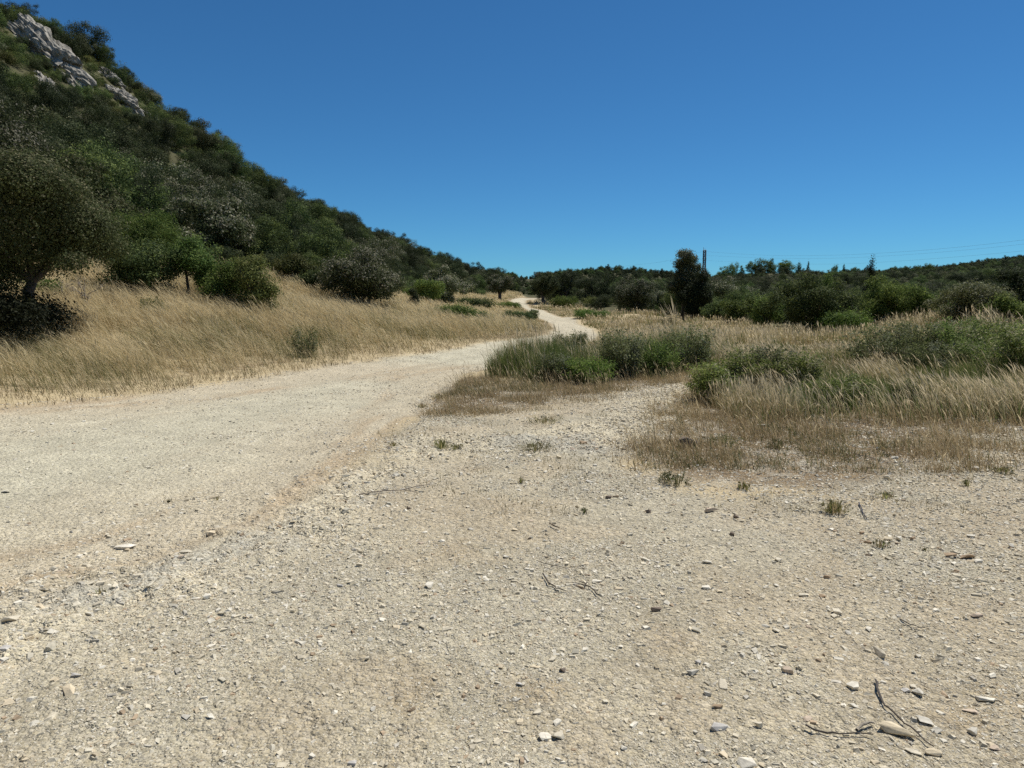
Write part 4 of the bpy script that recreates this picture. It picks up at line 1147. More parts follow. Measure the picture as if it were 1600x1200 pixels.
# --- straw meadow left of the road
mead = Blades()
for (y0, y1, dens, w, hh) in [(1, 9, 300, .006, .5), (9, 14, 620, .006, .55), (14, 20, 540, .008, .58), (20, 28, 360, .010, .58), (28, 42, 190, .015, .58), (42, 70, 60, .028, .5), (70, 110, 26, .05, .55), (110, 180, 12, .08, .6)]:
    x0 = -26 if y0 < 42 else -14
    x1 = 5
    n = int((x1 - x0) * (y1 - y0) * dens)
    x, y = thin(n, x0, x1, y0, y1)
    ok = (x > foot_x(y) - 2.5) & (x > -.86 * y - 3)
    x, y = x[ok], y[ok]
    d = sd_poly(x, y, ROAD)
    xl = np.interp(y, ROAD_LP[:, 1], ROAD_LP[:, 0])
    wv = (fbm(x, y, 1.6, 3, 63) - .5) * .7
    ok = (d > .12 + wv * .5) & ((x < xl) | ((y > 40) & (x < xl + .5)))
    x, y, d = x[ok], y[ok], d[ok]
    pn = fbm(x, y, .55, 3, 61); pf = fbm(x, y, 2.2, 3, 62)
    edge = sstep(.1, 1.7, d)
    ok = gr.random(len(x)) < (.35 + .65 * sstep(.25, .6, pf)) * (.35 + .65 * edge)
    x, y, d, pn, pf, edge = [a[ok] for a in (x, y, d, pn, pf, edge)]
    h = hh * gr.uniform(.55, 1.25, len(x)) * (.28 + .72 * edge) * (.3 + 1.4 * pf)
    tone = np.clip(sstep(.3, .7, pn) * .6 + sstep(.35, .65, pf) * .4 + gr.normal(size=len(x)) * .18, 0, 1)
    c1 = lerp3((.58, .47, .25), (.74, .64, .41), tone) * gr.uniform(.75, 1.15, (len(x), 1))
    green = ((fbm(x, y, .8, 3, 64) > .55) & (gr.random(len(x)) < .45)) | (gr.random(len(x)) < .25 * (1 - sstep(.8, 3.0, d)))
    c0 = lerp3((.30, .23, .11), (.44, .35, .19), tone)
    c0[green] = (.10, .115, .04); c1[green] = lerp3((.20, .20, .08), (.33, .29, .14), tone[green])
    brown = (gr.random(len(x)) < .55 * (1 - edge)); c1[brown] *= np.array([.74, .69, .64]); c0[brown] *= .7
    sw = np.floor(fbm(x, y, .5, 2, 66) * 12) % 2 == 0
    for sel, ln in ((sw, (-.75, -.08)), (~sw, (-.45, .06))):
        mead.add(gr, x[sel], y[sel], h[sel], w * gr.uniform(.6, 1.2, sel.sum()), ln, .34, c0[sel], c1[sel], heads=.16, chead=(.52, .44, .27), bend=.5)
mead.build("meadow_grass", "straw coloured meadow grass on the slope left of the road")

# --- tall bleached grass right of the road
tall = Blades(); grn = Blades()
for (y0, y1, dens, w, hh) in [(8.5, 13, 1250, .0055, .88), (13, 17, 1100, .0065, .88), (17, 22, 420, .009, .55), (22, 32, 190, .014, .55), (32, 48, 85, .022, .5), (48, 75, 34, .036, .5), (75, 125, 14, .06, .5)]:
    x0 = -2; x1 = .86 * y1 + 2
    n = int((x1 - x0) * (y1 - y0) * dens)
    x, y = thin(n, x0, x1, y0, y1)
    ok = (x < .84 * y + 2) & (y < scrub_d(x, y) + 4)
    x, y = x[ok], y[ok]
    d = sd_poly(x, y, ROAD); db = sd_poly(x, y, BARE); dm = sd_poly(x, y, MAT)
    pf = fbm(x, y, 1.3, 3, 71); pn = fbm(x, y, .45, 3, 72); wv = (pf - .5) * 1.2
    inmat = dm < 0
    ok = (d > .25 + wv * .4) & (db > .35 + wv) & (~inmat | ((dm > -.55 + wv * .5) & (y > 10.5)) | ((x > 3) & (y > gp(0, 662)[1] + wv * .9)))
    # the field side of the road only
    xr = np.interp(y, [p[1] for p in ROAD_R_W[4:]] + [53, 60, 70, 85, 105, 125], [p[0] for p in ROAD_R_W[4:]] + [at(*p)[0] for p in ROAD_R_FAR[:6]])
    ok &= x > xr - .1
    ok &= (x > 2.6) | ((dm > -.1 + wv * .3) & (d > .55 + wv * .5))
    x, y, d, dm, pf, pn = [a[ok] for a in (x, y, d, dm, pf, pn)]
    ok = gr.random(len(x)) < (.22 + .78 * sstep(.36, .58, pf))
    x, y, d, dm, pf, pn = [a[ok] for a in (x, y, d, dm, pf, pn)]
    edge = np.minimum(sstep(.1, 1.0, d), sstep(-.4, .7, dm))
    m = len(x)
    right = sstep(3.2, 5, x) * (y < 20)
    h = hh * gr.uniform(.5, 1.25, m) * (.4 + .6 * edge) * (.6 + .75 * pf) * (1 + .45 * right)
    bank = sstep(.40, .52, x / y) * sstep(11.6, 12.8, y) * (y < 24)
    h = h * (1 - .30 * bank) * (.5 + .95 * fbm(x, y, 1.0, 2, 77))
    tone = np.clip(sstep(.35, .7, pn) + gr.normal(size=m) * .25, 0, 1)
    gz_ = sstep(.44, .58, fbm(x, y, .9, 3, 74))
    isl = (x > .7) & (x < 4.8) & (y > 12.6) & (y < 17)
    drop = gr.random(m) < .15 * bank
    h[drop] *= .3
    green = gr.random(m) < np.where(y < 22, .3 + .6 * gz_, .15 + .4 * gz_) + .3 * isl
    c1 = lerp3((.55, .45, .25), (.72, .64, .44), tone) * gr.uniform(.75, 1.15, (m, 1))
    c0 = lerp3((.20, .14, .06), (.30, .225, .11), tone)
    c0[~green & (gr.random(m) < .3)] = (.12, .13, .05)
    # wind-combed leaning grass, strongest on the right bank
    for grp, ln in ((right > .5, (-.42, -.02)), (right <= .5, (-.14, -.03))):
        g1 = grp & ~green
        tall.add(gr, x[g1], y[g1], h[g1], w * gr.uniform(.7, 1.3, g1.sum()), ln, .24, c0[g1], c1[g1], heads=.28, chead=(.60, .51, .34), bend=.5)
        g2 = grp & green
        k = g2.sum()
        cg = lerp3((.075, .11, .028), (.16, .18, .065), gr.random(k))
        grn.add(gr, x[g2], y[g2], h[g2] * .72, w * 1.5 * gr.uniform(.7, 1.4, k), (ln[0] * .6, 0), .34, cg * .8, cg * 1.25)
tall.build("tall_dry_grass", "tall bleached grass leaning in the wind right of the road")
grn.build("green_grass", "green grass and herbs among the bleached stems")

# --- short brown mat between gravel and tall grass, and sparse tufts on the verge
mat_ = Blades()
x, y = thin(420000, -3.5, 16, 6.3, 16)
dm = sd_poly(x, y, MAT); db = sd_poly(x, y, BARE); d = sd_poly(x, y, ROAD)
pf = fbm(x, y, 2.4, 3, 81); pn = fbm(x, y, .9, 3, 82)
fade = 1 - sstep(-.5, .35, dm + (pn - .5) * 1.2)
ok = (fade * (.25 + .75 * sstep(.36, .56, pf)) > gr.random(len(x)) * .9) & (d > .1)
x, y, pf, pn = x[ok], y[ok], pf[ok], pn[ok]; m = len(x)
tone = gr.random(m)
c1 = lerp3((.30, .225, .12), (.54, .44, .27), tone); c0 = lerp3((.20, .15, .08), (.33, .25, .14), tone)
g = (gr.random(m) < .12 + .3 * (pn > .6)); c1[g] = lerp3((.10, .12, .04), (.2, .2, .09), tone[g]); c0[g] = (.08, .09, .035)
mat_.add(gr, x, y, gr.uniform(.03, .13, m) * (.5 + pf), gr.uniform(.003, .007, m), (-.25, 0), .6, c0, c1)
# taller wisps inside the mat
k = (gr.random(m) < .10 * sstep(.42, .6, pf) + .22 * sstep(1.6, 0, y - 9.2) * (y > 9.0) * (x > 3))
mat_.add(gr, x[k], y[k], gr.uniform(.12, .45, k.sum()), gr.uniform(.003, .006, k.sum()), (-.25, 0), .4, c0[k], c1[k] * 1.15, heads=.4)
# thin straggly blades creeping onto the gravel
x, y = thin(70000, -4, 11, 5.0, 12)
db = sd_poly(x, y, BARE); d = sd_poly(x, y, ROAD); pf = fbm(x, y, 2.9, 3, 85); dm = sd_poly(x, y, MAT)
ok = (db < .2) & (pf > .58) & (d > -.2) & (dm < 2.0) & (gr.random(len(x)) < .8)
x, y = x[ok], y[ok]; m = len(x); tone = gr.random(m)
mat_.add(gr, x, y, gr.uniform(.015, .07, m), gr.uniform(.003, .006, m), (-.1, 0), .7, lerp3((.12, .11, .05), (.25, .19, .10), tone), lerp3((.17, .17, .07), (.42, .34, .2), tone))
# verge of the road on the meadow side
x, y = thin(60000, -9, 3, 6, 32)
d = sd_poly(x, y, ROAD); pf = fbm(x, y, 2.6, 3, 86); xl = np.interp(y, ROAD_LP[:, 1], ROAD_LP[:, 0])
ok = (d > -.12) & (d < 1.0) & (x < xl + .2) & (pf > .42 - .1 * d)
x, y = x[ok], y[ok]; m = len(x); tone = gr.random(m)
mat_.add(gr, x, y, gr.uniform(.03, .15, m), gr.uniform(.006, .011, m), (-.15, 0), .6, lerp3((.13, .10, .055), (.24, .18, .10), tone), lerp3((.20, .15, .085), (.38, .30, .18), tone))
mat_.build("short_dry_grass", "short brown grass mat fringing the gravel")
#@@PART5

# ------------------------------------------------------------------ loose gravel and stones
LR = np.log(RAD); NF = len(ang_f)
def gz_at(x, y):
    """height of the finished ground sheet under points in view"""
    x = np.asarray(x, float); y = np.asarray(y, float)
    r = np.hypot(x, y); a = np.arctan2(x, y)
    fi = np.clip(np.interp(np.log(r), LR, np.arange(nr)), 0, nr - 1.001); i = fi.astype(int); u = fi - i
    fj = np.clip((a - ang_f[0]) / (ang_f[1] - ang_f[0]), 0, NF - 1.001); j = fj.astype(int); v = fj - j
    return (gz[i, j] * (1 - u) + gz[i + 1, j] * u) * (1 - v) + (gz[i, j + 1] * (1 - u) + gz[i + 1, j + 1] * u) * v

PAL = np.array([[.53, .47, .35], [.51, .465, .36], [.44, .405, .33], [.37, .28, .185], [.61, .565, .46], [.51, .43, .30]])
def gravel(name, n, r0, r1, seed, smin_k, cap, mask, label):
    r = np.random.default_rng(seed)
    R = np.exp(r.uniform(math.log(r0), math.log(r1), n)); A = r.uniform(-math.radians(46), math.radians(46), n)
    x, y = R * np.sin(A), R * np.cos(A)
    ok = mask(x, y, r)
    x, y, R = x[ok], y[ok], R[ok]; m = len(x)
    smin = np.maximum(.0035, smin_k * R)
    sz = np.minimum(smin * r.random(m) ** (-1 / 2.7), np.minimum(cap, smin * 7))
    base = np.array([[-1, -1, -1], [1, -1, -1], [1, 1, -1], [-1, 1, -1], [-1, -1, 1], [1, -1, 1], [1, 1, 1], [-1, 1, 1]]) * .5
    V = base[None] + r.uniform(-.24, .24, (m, 8, 3))
    V[:, 4:, :2] *= r.uniform(.35, .95, (m, 1, 2))
    dim = np.stack([r.uniform(.8, 1.5, m), r.uniform(.55, 1.0, m), r.uniform(.28, .62, m)], 1) * sz[:, None]
    V = V * dim[:, None, :]
    th = r.uniform(0, 6.283, m); tx = r.normal(size=m) * .3
    c, s_ = np.cos(tx), np.sin(tx)
    V = np.stack([V[..., 0], V[..., 1] * c[:, None] - V[..., 2] * s_[:, None], V[..., 1] * s_[:, None] + V[..., 2] * c[:, None]], -1)
    c, s_ = np.cos(th), np.sin(th)
    V = np.stack([V[..., 0] * c[:, None] - V[..., 1] * s_[:, None], V[..., 0] * s_[:, None] + V[..., 1] * c[:, None], V[..., 2]], -1)
    P0 = np.stack([x, y, gz_at(x, y) + dim[:, 2] * r.uniform(-.12, .24, m)], 1)
    V = V + P0[:, None]
    k = r.choice(6, m, p=[.40, .22, .07, .03, .17, .11])
    C = PAL[k] * r.uniform(.78, 1.18, (m, 1))
    F = np.array([[0, 3, 2, 1], [4, 5, 6, 7], [0, 1, 5, 4], [1, 2, 6, 5], [2, 3, 7, 6], [3, 0, 4, 7]])
    Q = (np.arange(m)[:, None, None] * 8 + F[None]).reshape(-1, 4)
    o = link(name, mk_mesh(name, V.reshape(-1, 3), [Q], np.repeat(C, 8, 0), M_STONE)); o["kind"] = "stuff"; o["label"] = label
    return o
def m_ledge(x, y, r):
    dd = np.full(x.shape, 1e9)
    for (a, b) in zip(ridge[:-1], ridge[1:]):
        ex, ey = b[0] - a[0], b[1] - a[1]
        t = np.clip(((x - a[0]) * ex + (y - a[1]) * ey) / (ex * ex + ey * ey), 0, 1)
        dd = np.minimum(dd, np.hypot(x - a[0] - t * ex, y - a[1] - t * ey))
    pf = fbm(x, y, 1.6, 3, 95)
    w = (1 - sstep(.2, 1.3, dd + (pf - .5) * 1.5)) * sstep(.35, .6, pf) + .5 * sstep(3.5, 6, x) * (y > 6.4) * (y < 9.5) * sstep(.4, .6, pf)
    return r.random(len(x)) < w
def m_clear(x, y, r):
    d = sd_poly(x, y, ROAD); db = sd_poly(x, y, BARE); dm = sd_poly(x, y, MAT)
    pf = fbm(x, y, 1.2, 3, 91); pr = fbm(x, y, .5, 2, 92)
    stony = .14 + .7 * sstep(.40, .60, pf) + .45 * sstep(.5, 3.0, x)
    stony = np.where(d < .1, .06 + .16 * sstep(.5, .7, pf), stony)
    stony = np.where((dm < 0) & (db > .2), .45, stony)
    inside = (db < .35) | (d < .15) | (dm < .2)
    return inside & (r.random(len(x)) < stony)
gravel("loose_gravel", 560000, 1.75, 24, 5, .00135, .030, m_clear, "angular pale limestone gravel strewn over the clearing and the dirt road")

gravel("ledge_rubble", 90000, 2.2, 16, 6, .0021, .045, m_ledge, "broken limestone rubble along the pale bare rock and the stony patch")

def stone_mesh(seed, dims, colr, jag=.38, npt=13):
    r = np.random.default_rng(seed)
    bm = bmesh.new()
    for _ in range(npt):
        u = norm_(r.normal(size=3)); u = np.sign(u) * np.abs(u) ** .6 * .92
        u = u * r.uniform(1 - jag, 1.05)
        bm.verts.new(u * np.array(dims) / 2)
    res = bmesh.ops.convex_hull(bm, input=bm.verts)
    bmesh.ops.delete(bm, geom=[v for v in bm.verts if not v.link_faces], context='VERTS')
    bmesh.ops.dissolve_limit(bm, angle_limit=math.radians(9), verts=bm.verts, edges=bm.edges)
    bmesh.ops.bevel(bm, geom=bm.edges[:], offset=min(dims) * .035, segments=1, profile=.6, affect='EDGES')
    me = bpy.data.meshes.new("stone"); bm.to_mesh(me); bm.free()
    a = me.color_attributes.new("Col", 'FLOAT_COLOR', 'POINT')
    n = len(me.vertices); c = np.ones((n, 4), np.float32); c[:, :3] = np.array(colr) * r.uniform(.92, 1.08, (n, 1)); a.data.foreach_set("color", c.ravel())
    me.materials.append(M_STONE)
    return me
SC_ = dict(tan=(.60, .51, .355), pale=(.57, .51, .39), white=(.66, .61, .50), grey=(.50, .465, .385), brown=(.36, .265, .17), dark=(.19, .15, .115), pink=(.52, .42, .315), lilac=(.47, .445, .40))
def stone(px, py, w, ratio, hr_, rot, c, label, depth=None, tilt=0.0, name="loose_stone"):
    if depth is None:
        x, y = gp(px, py)
    else:
        x, y = ray(px, py)[0] * depth, depth
    W = w * math.hypot(y, 1.6) / F_PX; hr_ *= .78
    z = float(gz_at(np.array([x]), np.array([y]))[0])
    o = link(name, stone_mesh(int(px * 13 + py), (W, W * ratio, W * hr_), SC_[c]), None, (x, y, z + W * hr_ * .30))
    o.rotation_euler = (tilt * .4, tilt, math.radians(rot))
    tag(o, label, "stone")
    return o
for a in [
    (1400, 1148, 62, .55, .38, -42, 'tan', "largest loose stone, a tan block lying alongside the long dark twig"),
    (1368, 1022, 40, .5, .45, -48, 'pale', "pale wedge shaped stone tilted up at the upper end of the long dark twig"),
    (1334, 1074, 24, .8, .65, 20, 'white', "whitish rounded lump between the tilted wedge stone and the dark twigs"),
    (1540, 1091, 40, .6, .3, -25, 'white', "brightest white oval stone, lying flat near the picture edge"),
    (1445, 1128, 28, .7, .4, -30, 'grey', "grey flattened stone on the far side of the long twig from the tan block"),
    (1463, 1142, 18, .8, .5, 10, 'grey', "small grey stone touching the foot of the grey flattened stone"),
    (1520, 1142, 24, .8, .6, 15, 'grey', "round grey stone below the brightest white oval stone"),
    (1427, 1176, 26, .6, .35, -15, 'pale', "pale flat stone just under the lower tip of the tan block"),
    (1458, 1178, 26, .7, .5, -35, 'tan', "tan cut-edged stone at the lower end of the long dark twig"),
    (1515, 1112, 26, .5, .3, -30, 'pink', "pinkish flat stone beneath the brightest white oval stone"),
    (1437, 1084, 26, .75, .45, 30, 'grey', "grey irregular stone uphill of the grey flattened stone"),
    (1416, 1080, 16, .7, .5, 0, 'lilac', "lilac grey pebble between the long twig and the grey irregular stone"),
    (1231, 1049, 30, .45, .5, -55, 'pink', "slim pinkish stone standing on edge with a whitish side"),
    (1484, 868, 26, .5, .5, 4, 'brown', "smaller of two brown sided stones sitting side by side"),
    (1511, 869, 32, .6, .45, -14, 'brown', "larger of two brown sided stones sitting side by side"),
    (1387, 842, 18, .7, .6, 10, 'tan', "tan stone behind the pale green weed on the gravel"),
    (1404, 843, 14, .8, .9, 25, 'white', "white upright chip beside the tan stone by the pale green weed"),
    (1428, 843, 14, .7, .7, 5, 'brown', "brown stub-like stone ending the line of stones by the pale green weed"),
    (1356, 846, 14, .6, .5, -10, 'brown', "brown pebble lying in front of the pale green weed"),
    (1347, 833, 12, .7, .6, 0, 'brown', "brown pebble behind the pale green weed, first of the line of stones"),
    (1292, 901, 15, .6, .6, -20, 'brown', "brown tilted stone alone on open gravel below the olive tuft"),
    (1518, 838, 16, .7, .5, -10, 'white', "white pebble on the gravel uphill of the two brown sided stones"),
    (1579, 853, 13, .7, .8, 0, 'grey', "grey upright chip near the edge, beyond the two brown sided stones"),
    (1255, 928, 24, .7, .35, 8, 'pale', "broad pale flat stone on open gravel downhill of the brown tilted stone"),
    (1285, 932, 18, .5, .4, -18, 'brown', "brown sliver of stone next to the broad pale flat stone"),
    (1526, 961, 26, .5, .35, 8, 'pink', "pink brown slab with a shaded face on the open gravel towards the edge"),
    (1025, 954, 20, .6, .6, 0, 'dark', "dark brown stone with a sunlit top alone in mid clearing"),
    (1084, 1054, 28, .6, .5, -8, 'grey', "grey brown stone with a shadowed front in the lower clearing"),
    (1123, 1140, 32, .5, .45, 8, 'lilac', "long grey white stone with a dark lower face near the bottom"),
    (1105, 1085, 14, .9, .8, 10, 'grey', "little upright grey stone between the grey brown and the long grey white stone"),
    (1120, 1106, 24, .35, .35, 4, 'brown', "thin brown flake lying above the long grey white stone"),
    (1185, 1136, 16, .8, .9, 20, 'pale', "pale upright stone chip standing uphill of the cut-off bottom stone"),
    (1166, 1196, 36, .7, .4, 0, 'white', "whitish stone cut off by the bottom edge of the picture"),
    (1092, 1036, 14, .7, .7, 0, 'lilac', "blue grey pebble just uphill of the grey brown stone"),
    (853, 1154, 26, .7, .35, 0, 'white', "flat whitish stone, one of a touching pair"),
    (872, 1154, 22, .8, .6, 15, 'pale', "blocky pale stone, the other of the touching pair"),
    (838, 1113, 18, .7, .4, 10, 'pale', "pale flat chip uphill of the touching pair of stones"),
    (878, 1050, 14, .9, .8, 0, 'dark', "dark grey round pebble with a black shadow in the lower middle"),
    (812, 1071, 14, .8, .6, 0, 'lilac', "slate grey pebble beside the pale gravel of the lower middle"),
    (968, 1009, 14, .9, .4, 0, 'white', "square white chip lying flat downhill of the dark brown stone"),
    (975, 1170, 12, .9, .8, 0, 'white', "tiny white angular chip on the brown stained patch of gravel"),
    (500, 996, 14, .5, .6, 12, 'brown', "brown angular stone with a black edge in the pale foreground gravel"),
    (521, 977, 13, .6, .5, -6, 'brown', "smooth brown pebble behind the brown angular stone"),
    (574, 1031, 10, .7, .9, 0, 'pale', "pale chip with a deep black shadow in the foreground gravel"),
    (532, 916, 12, .7, .6, 0, 'lilac', "lilac grey pebble in the smooth foreground gravel"),
    (552, 1196, 18, .7, .5, 0, 'lilac', "blue grey stone touching the bottom edge of the picture"),
    (10, 1024, 24, .7, .4, -10, 'lilac', "lilac grey stone at the picture edge in the foreground"),
    (119, 1057, 18, .5, .5, -8, 'lilac', "dark lilac chip paired with a white flake in the foreground"),
    (20, 969, 34, .5, .35, 4, 'pale', "pale flat stone with a dark notch at the picture edge"),
    (322, 935, 18, .7, .8, 25, 'white', "white stone propped up over a black shadow on the pale rock line"),
    (327, 1124, 18, .7, .5, 0, 'white', "white broken stone with a dark crack low in the foreground"),
    (290, 1124, 18, .8, .35, 0, 'grey', "grey flat stone beside the white broken stone"),
    (351, 1012, 11, .6, .6, 15, 'white', "bright white chip on the smooth part of the foreground gravel"),
    (45, 946, 22, .5, .4, 15, 'pale', "long pale stone in the rough gravel above the notched edge stone"),
    (193, 851, 46, .4, .25, -4, 'white', "flat slab with a dark shaded front on the edge of the road"),
    (216, 870, 12, .5, .5, 0, 'dark', "dark pebble just below the flat road edge slab"),
    (291, 869, 22, .6, .5, 12, 'pale', "pale stone resting over two small ones beside the road"),
    (284, 877, 11, .8, .7, 0, 'pink', "small pinkish stone under the front of the stacked pale stone"),
    (276, 876, 10, .7, .6, 0, 'grey', "small grey stone at the side of the stacked pale stone"),
    (690, 847, 14, .7, .6, 15, 'white', "clean white stone alone on the smooth clearing"),
    (663, 834, 14, .7, .3, 0, 'white', "white flake pressed into the clearing beside the clean white stone"),
    (790, 871, 11, .8, .7, 20, 'white', "small white stone with a dark underside in the middle of the clearing"),
    (827, 843, 10, .8, .7, 0, 'dark', "single dark brown pebble on smooth gravel in the middle of the clearing"),
    (639, 797, 9, .9, .9, 0, 'dark', "round black pebble on the pale bare rock"),
    (737, 828, 15, .5, .4, 0, 'grey', "grey clump-like stone at the edge of the smooth clearing"),
    (911, 694, 15, .7, 1.0, 10, 'brown', "brown upright stone at the end of the pale side path"),
    (873, 718, 12, .8, .6, 0, 'tan', "tan round stone on the pale rock below the brown upright stone"),
    (895, 708, 14, .5, .6, -30, 'pink', "pinkish stone between the tan round and the brown upright stone"),
    (1075, 698, 40, .6, .7, 5, 'dark', "black rock with a pale cap under the leaning dry grass"),
    (1112, 800, 30, .35, .4, 18, 'pink', "pinkish elongated stone with a dark end below the brown grass mat"),
    (1150, 807, 15, .6, .6, 10, 'dark', "dark stone beside the pinkish elongated one"),
    (1012, 801, 12, .8, .9, 0, 'dark', "dark stubby stone with a pale patch behind it on the clearing"),
    (951, 781, 12, .7, .7, 0, 'dark', "dark pebble where the gravel meets the brown grass mat"),
    (962, 779, 14, .4, .4, -8, 'brown', "brown flake beside the dark pebble at the brown grass mat"),
    (1144, 836, 12, .7, .7, -25, 'dark', "dark tilted stone on gravel downhill of the pinkish elongated one"),
    (1103, 918, 24, .5, .25, 4, 'white', "flat white stone half buried in the clearing"),
    (1105, 879, 20, .5, .35, -12, 'white', "whitish stone with a cut corner uphill of the half buried one"),
    (935, 907, 24, .4, .2, 0, 'white', "flat white stone flush with the gravel above the forked twig"),
    (898, 913, 10, .7, .6, 0, 'white', "small white stone lying against the forked twig"),
    (1524, 733, 15, .8, .7, 0, 'grey', "round grey stone in the stony patch beside the grass mat"),
    (1385, 748, 16, .6, .8, -15, 'pale', "pale split stone standing at the lower fringe of the grass mat"),
    (1398, 718, 14, .6, .5, -10, 'white', "white flat stone lying within the brown grass mat"),
    (1370, 704, 10, .8, .8, 0, 'white', "small round white stone in the brown grass mat"),
    (1192, 668, 26, .5, .35, 6, 'grey', "pale grey stone under the tall grass behind the brown mat"),
]:
    stone(*a)
stone(667, 494, 10, .7, .8, 0, 'white', "white rock in the meadow beside the low flat shrub", depth=34, name="white_rock")
stone(944, 594, 10, .6, .6, 0, 'white', "white stone at the foot of the bushes of the grass island")
# unremarkable bigger chips, each its own object
STN = [stone_mesh(900 + k, (1.2, .8 + .05 * k, .28 + .03 * (k % 5)), list(SC_.values())[[0, 1, 1, 2, 3, 6, 1, 3][k]]) for k in range(8)]
r_ = np.random.default_rng(12)
R = np.exp(r_.uniform(math.log(2.3), math.log(12.5), 700)); A = r_.uniform(-math.radians(38), math.radians(38), 700)
sx, sy = R * np.sin(A), R * np.cos(A)
ok = (sd_poly(sx, sy, BARE) < .3) & (r_.random(700) < .25 + .75 * sstep(-1, 2.5, sx)) | ((sd_poly(sx, sy, ROAD) < -.2) & (r_.random(700) < .12))
sx, sy = sx[ok][:190], sy[ok][:190]
sz_ = gz_at(sx, sy)
for k in range(len(sx)):
    w = min(.075, .016 * (1 + .20 * math.hypot(sx[k], sy[k])) * r_.uniform(.7, 1.0) * r_.random() ** -.3)
    o = link("stone_chip", STN[k % 8], None, (sx[k], sy[k], sz_[k] + w * .12), r_.uniform(0, 6.28), w)
    tag(o, "plain little stone chip lying loose on the gravel, not the only one", "stone", "plain stone chips scattered over the gravel")

# ------------------------------------------------------------------ twigs
def twig(label, pts_, rad, col=(.075, .062, .05), side=(), lift=.012):
    r = np.random.default_rng(int(pts_[0][0]))
    bg_ = Bag()
    W = [np.array([*gp(*p), 0]) for p in pts_]; rad = rad * .72
    Q = []
    for a, b in zip(W[:-1], W[1:]):
        for f in (0, .33, .66): Q.append(a * (1 - f) + b * f)
    Q.append(W[-1]); Q = np.array(Q)
    Q[:, :2] += r.normal(size=(len(Q), 2)) * rad * .8
    Q[:, 2] = gz_at(Q[:, 0], Q[:, 1]) + lift * r.uniform(.5, 1.2, len(Q)) + rad
    c0 = Q[0].copy(); 
    bg_.tube(Q - c0, np.linspace(rad, rad * .5, len(Q)) * r.uniform(.8, 1.2, len(Q)), col, 7)
    for (i, p) in side:
        e = np.array([*gp(*p), 0]); e[2] = gz_at(e[:1], e[1:2])[0] + lift
        st = Q[i]; mid = (st + e) / 2 + np.array([0, 0, lift * .8])
        bg_.tube(np.array([st, mid, e]) - c0, [rad * .6, rad * .5, rad * .25], col, 6)
    tag(link("twig", bg_.mesh("twig", M_BARK), None, c0), label, "twig")
twig("long dark twig curving down past the largest tan stone", [(1368, 1066), (1373, 1085), (1381, 1108), (1400, 1122), (1422, 1142), (1452, 1170)], .0065)
twig("dark straight twig lying flat below the whitish rounded lump", [(1258, 1139), (1290, 1147), (1322, 1148), (1366, 1156)], .006)
twig("short thick grey stub of wood resting on the dark straight twig", [(1336, 1145), (1350, 1137), (1367, 1135)], .009, (.30, .26, .20))
twig("short thick curved twig left of a forked one in mid clearing".replace(" left of", " next to"), [(849, 901), (858, 915), (870, 924), (884, 928)], .006)
twig("forked dark twig with tangled tips in mid clearing", [(935, 933), (924, 924), (914, 914), (906, 910)], .005, side=((5, (884, 911)), (5, (918, 908)), (4, (900, 918)), (6, (921, 913))))
twig("hair-thin long twig bowed across the middle of the clearing", [(838, 877), (856, 884), (880, 888), (900, 889), (919, 885)], .003)
twig("short brown twig uphill of the hair-thin bowed one", [(860, 822), (866, 827), (874, 829)], .008, (.12, .09, .06))
twig("thin dry twig crossing bare gravel below the broad pale flat stone", [(1405, 970), (1422, 979), (1436, 983), (1454, 982)], .004, side=((6, (1415, 988)),))
twig("dark bluish twig poking out beside the olive tuft", [(1340, 787), (1346, 797), (1353, 810)], .008, (.06, .06, .075))
twig("thin long twig across the brown grass mat and the stony patch", [(1335, 712), (1365, 720), (1390, 726), (1440, 724)], .006, (.13, .105, .08))
twig("weathered root-like twig lying over the pale bare rock", [(562, 781), (580, 775), (600, 772), (640, 768), (672, 762)], .008, (.16, .13, .10), side=((5, (590, 785)), (8, (652, 774))))

# ------------------------------------------------------------------ small weeds on the gravel
def weed(label, px, py, wpx, hpx, sty, n, leaf, seed, blades_=60, name="weed_tuft", dep=None):
    r = np.random.default_rng(seed)
    x, y = gp(px, py) if dep is None else (ray(px, py)[0] * dep, dep)
    z = float(gz_at(np.array([x]), np.array([y]))[0])
    W = 1.15 * wpx * y / F_PX; h = .7 * hpx * y / F_PX
    L = lobes_for(r, W, W * .9, 0, h, 7, 'low')
    V, Fq, C = leaves(r, L, int(n * .7), leaf, np.array(ST[sty]['c0']) * .5 + np.array((.06, .055, .025)), np.array(ST[sty]['c1']) * .5 + np.array((.09, .08, .04)), ST[sty].get('tip'), .25, per=6, sig=W * .06, aspect=.38, zmin=0.0)
    bg_ = Bag(); bg_.add(V, Fq, np.zeros((0, 3), int), C)
    for k in range(blades_):
        a = r.uniform(0, 6.28); q = r.uniform(0, .42) * W
        p = np.array([math.cos(a) * q, math.sin(a) * q, 0]); t = p * r.uniform(1.1, 1.9) + np.array([0, 0, h * r.uniform(.6, 1.25)])
        s_ = np.array([-math.sin(a), math.cos(a), 0]) * .0025
        c = np.array(ST[sty]['c1']) * r.uniform(.8, 1.5) if r.random() < .5 else np.array((.42, .34, .19)) * r.uniform(.6, 1.1)
        m_ = (p + t) / 2 + np.array([0, 0, h * .12])
        bg_.add(np.array([p - s_, p + s_, m_ + s_, m_ - s_, t]), np.array([[0, 1, 2, 3]]), np.array([[3, 2, 4]]), c)
    tag(link(name, bg_.mesh(name, M_LEAF, False), None, (x, y, z)), label, "weed")
weed("dark green cushion of weed at the foot of the brown grass mat", 1056, 756, 46, 24, 'juniper', 900, .02, 1)
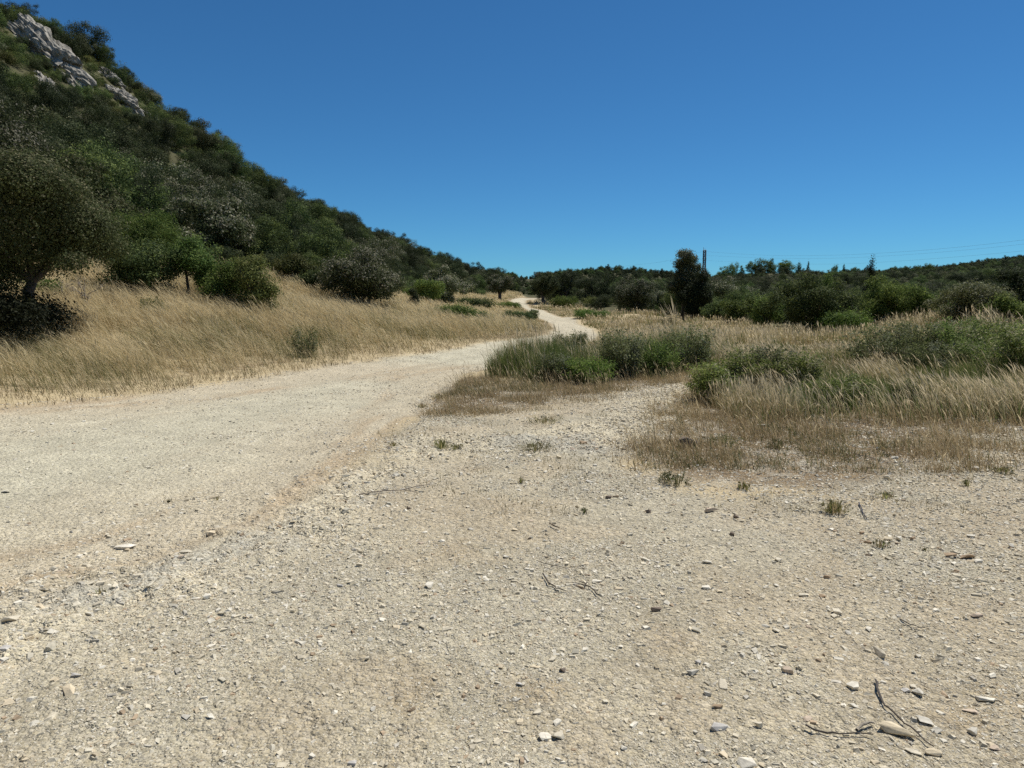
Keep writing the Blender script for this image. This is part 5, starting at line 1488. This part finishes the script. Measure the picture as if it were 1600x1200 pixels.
weed("olive yellow round tuft on the gravel edge", 1304, 800, 36, 26, 'olive', 600, .016, 2, 160)
weed("small green tuft with a reddish foot next to the brown mat", 1163, 764, 20, 16, 'olive', 300, .018, 3)
weed("pale silvery weed nestling between a line of stones", 1375, 852, 24, 16, 'grey', 260, .016, 4, 20)
weed("fresh green grass tuft at the verge of the pale bare rock", 690, 703, 26, 18, 'olive', 200, .02, 5, 140)
weed("dry green cushion beside the fresh green grass tuft", 712, 704, 24, 12, 'olive', 350, .018, 6, 40)
weed("low mat of yellowish weed at the upper side of the pale rock", 852, 662, 50, 14, 'olive', 600, .022, 7, 90)
weed("flat weed patch in the middle of the pale bare rock", 838, 705, 56, 16, 'olive', 600, .02, 8, 90)
weed("thin upright green weed on the stony rim of the clearing", 814, 757, 12, 14, 'olive', 120, .016, 9, 30)
weed("little dark weed standing alone on the clearing's smooth gravel", 912, 803, 11, 14, 'juniper', 90, .014, 10, 20)
weed("dark brownish tuft alone on the verge of the road", 615, 699, 18, 8, 'olive', 120, .018, 11, 60)
weed("small grey green sprig in the rough foreground gravel", 157, 925, 16, 14, 'grey', 60, .012, 12, 16)
weed("dark sprig growing in the reddish band of the road", 263, 776, 14, 10, 'dark', 40, .014, 13, 16)
weed("faint sprig of weed further along the reddish band of the road", 339, 774, 10, 8, 'olive', 24, .012, 14, 12)
weed("dark cushion weed under the pale split stone", 1384, 775, 24, 14, 'grey', 300, .018, 15, 40)
weed("green sprout in the stony patch beside the mat", 1510, 758, 14, 16, 'olive', 120, .018, 16, 20)
weed("pale thistle-like weed with grey leaves within the brown mat", 1215, 700, 40, 22, 'grey', 500, .022, 17, 50)
weed("green leafy weed behind the black rock with the pale cap", 1130, 695, 54, 26, 'olive', 800, .024, 18, 60)
weed("dull cushion of weed near the picture edge in the stony patch", 1565, 738, 34, 12, 'olive', 400, .018, 19, 60)
weed("dried brown-green tuft on the verge where the mat meets the road", 660, 634, 18, 10, 'olive', 160, .02, 20, 60)
weed("larger dried tuft between the verge and the grass island", 686, 622, 22, 12, 'olive', 200, .022, 21, 70)
weed("white flowered little weed in the gravel behind the white pebble", 1445, 858, 12, 8, 'grey', 60, .012, 22, 14)
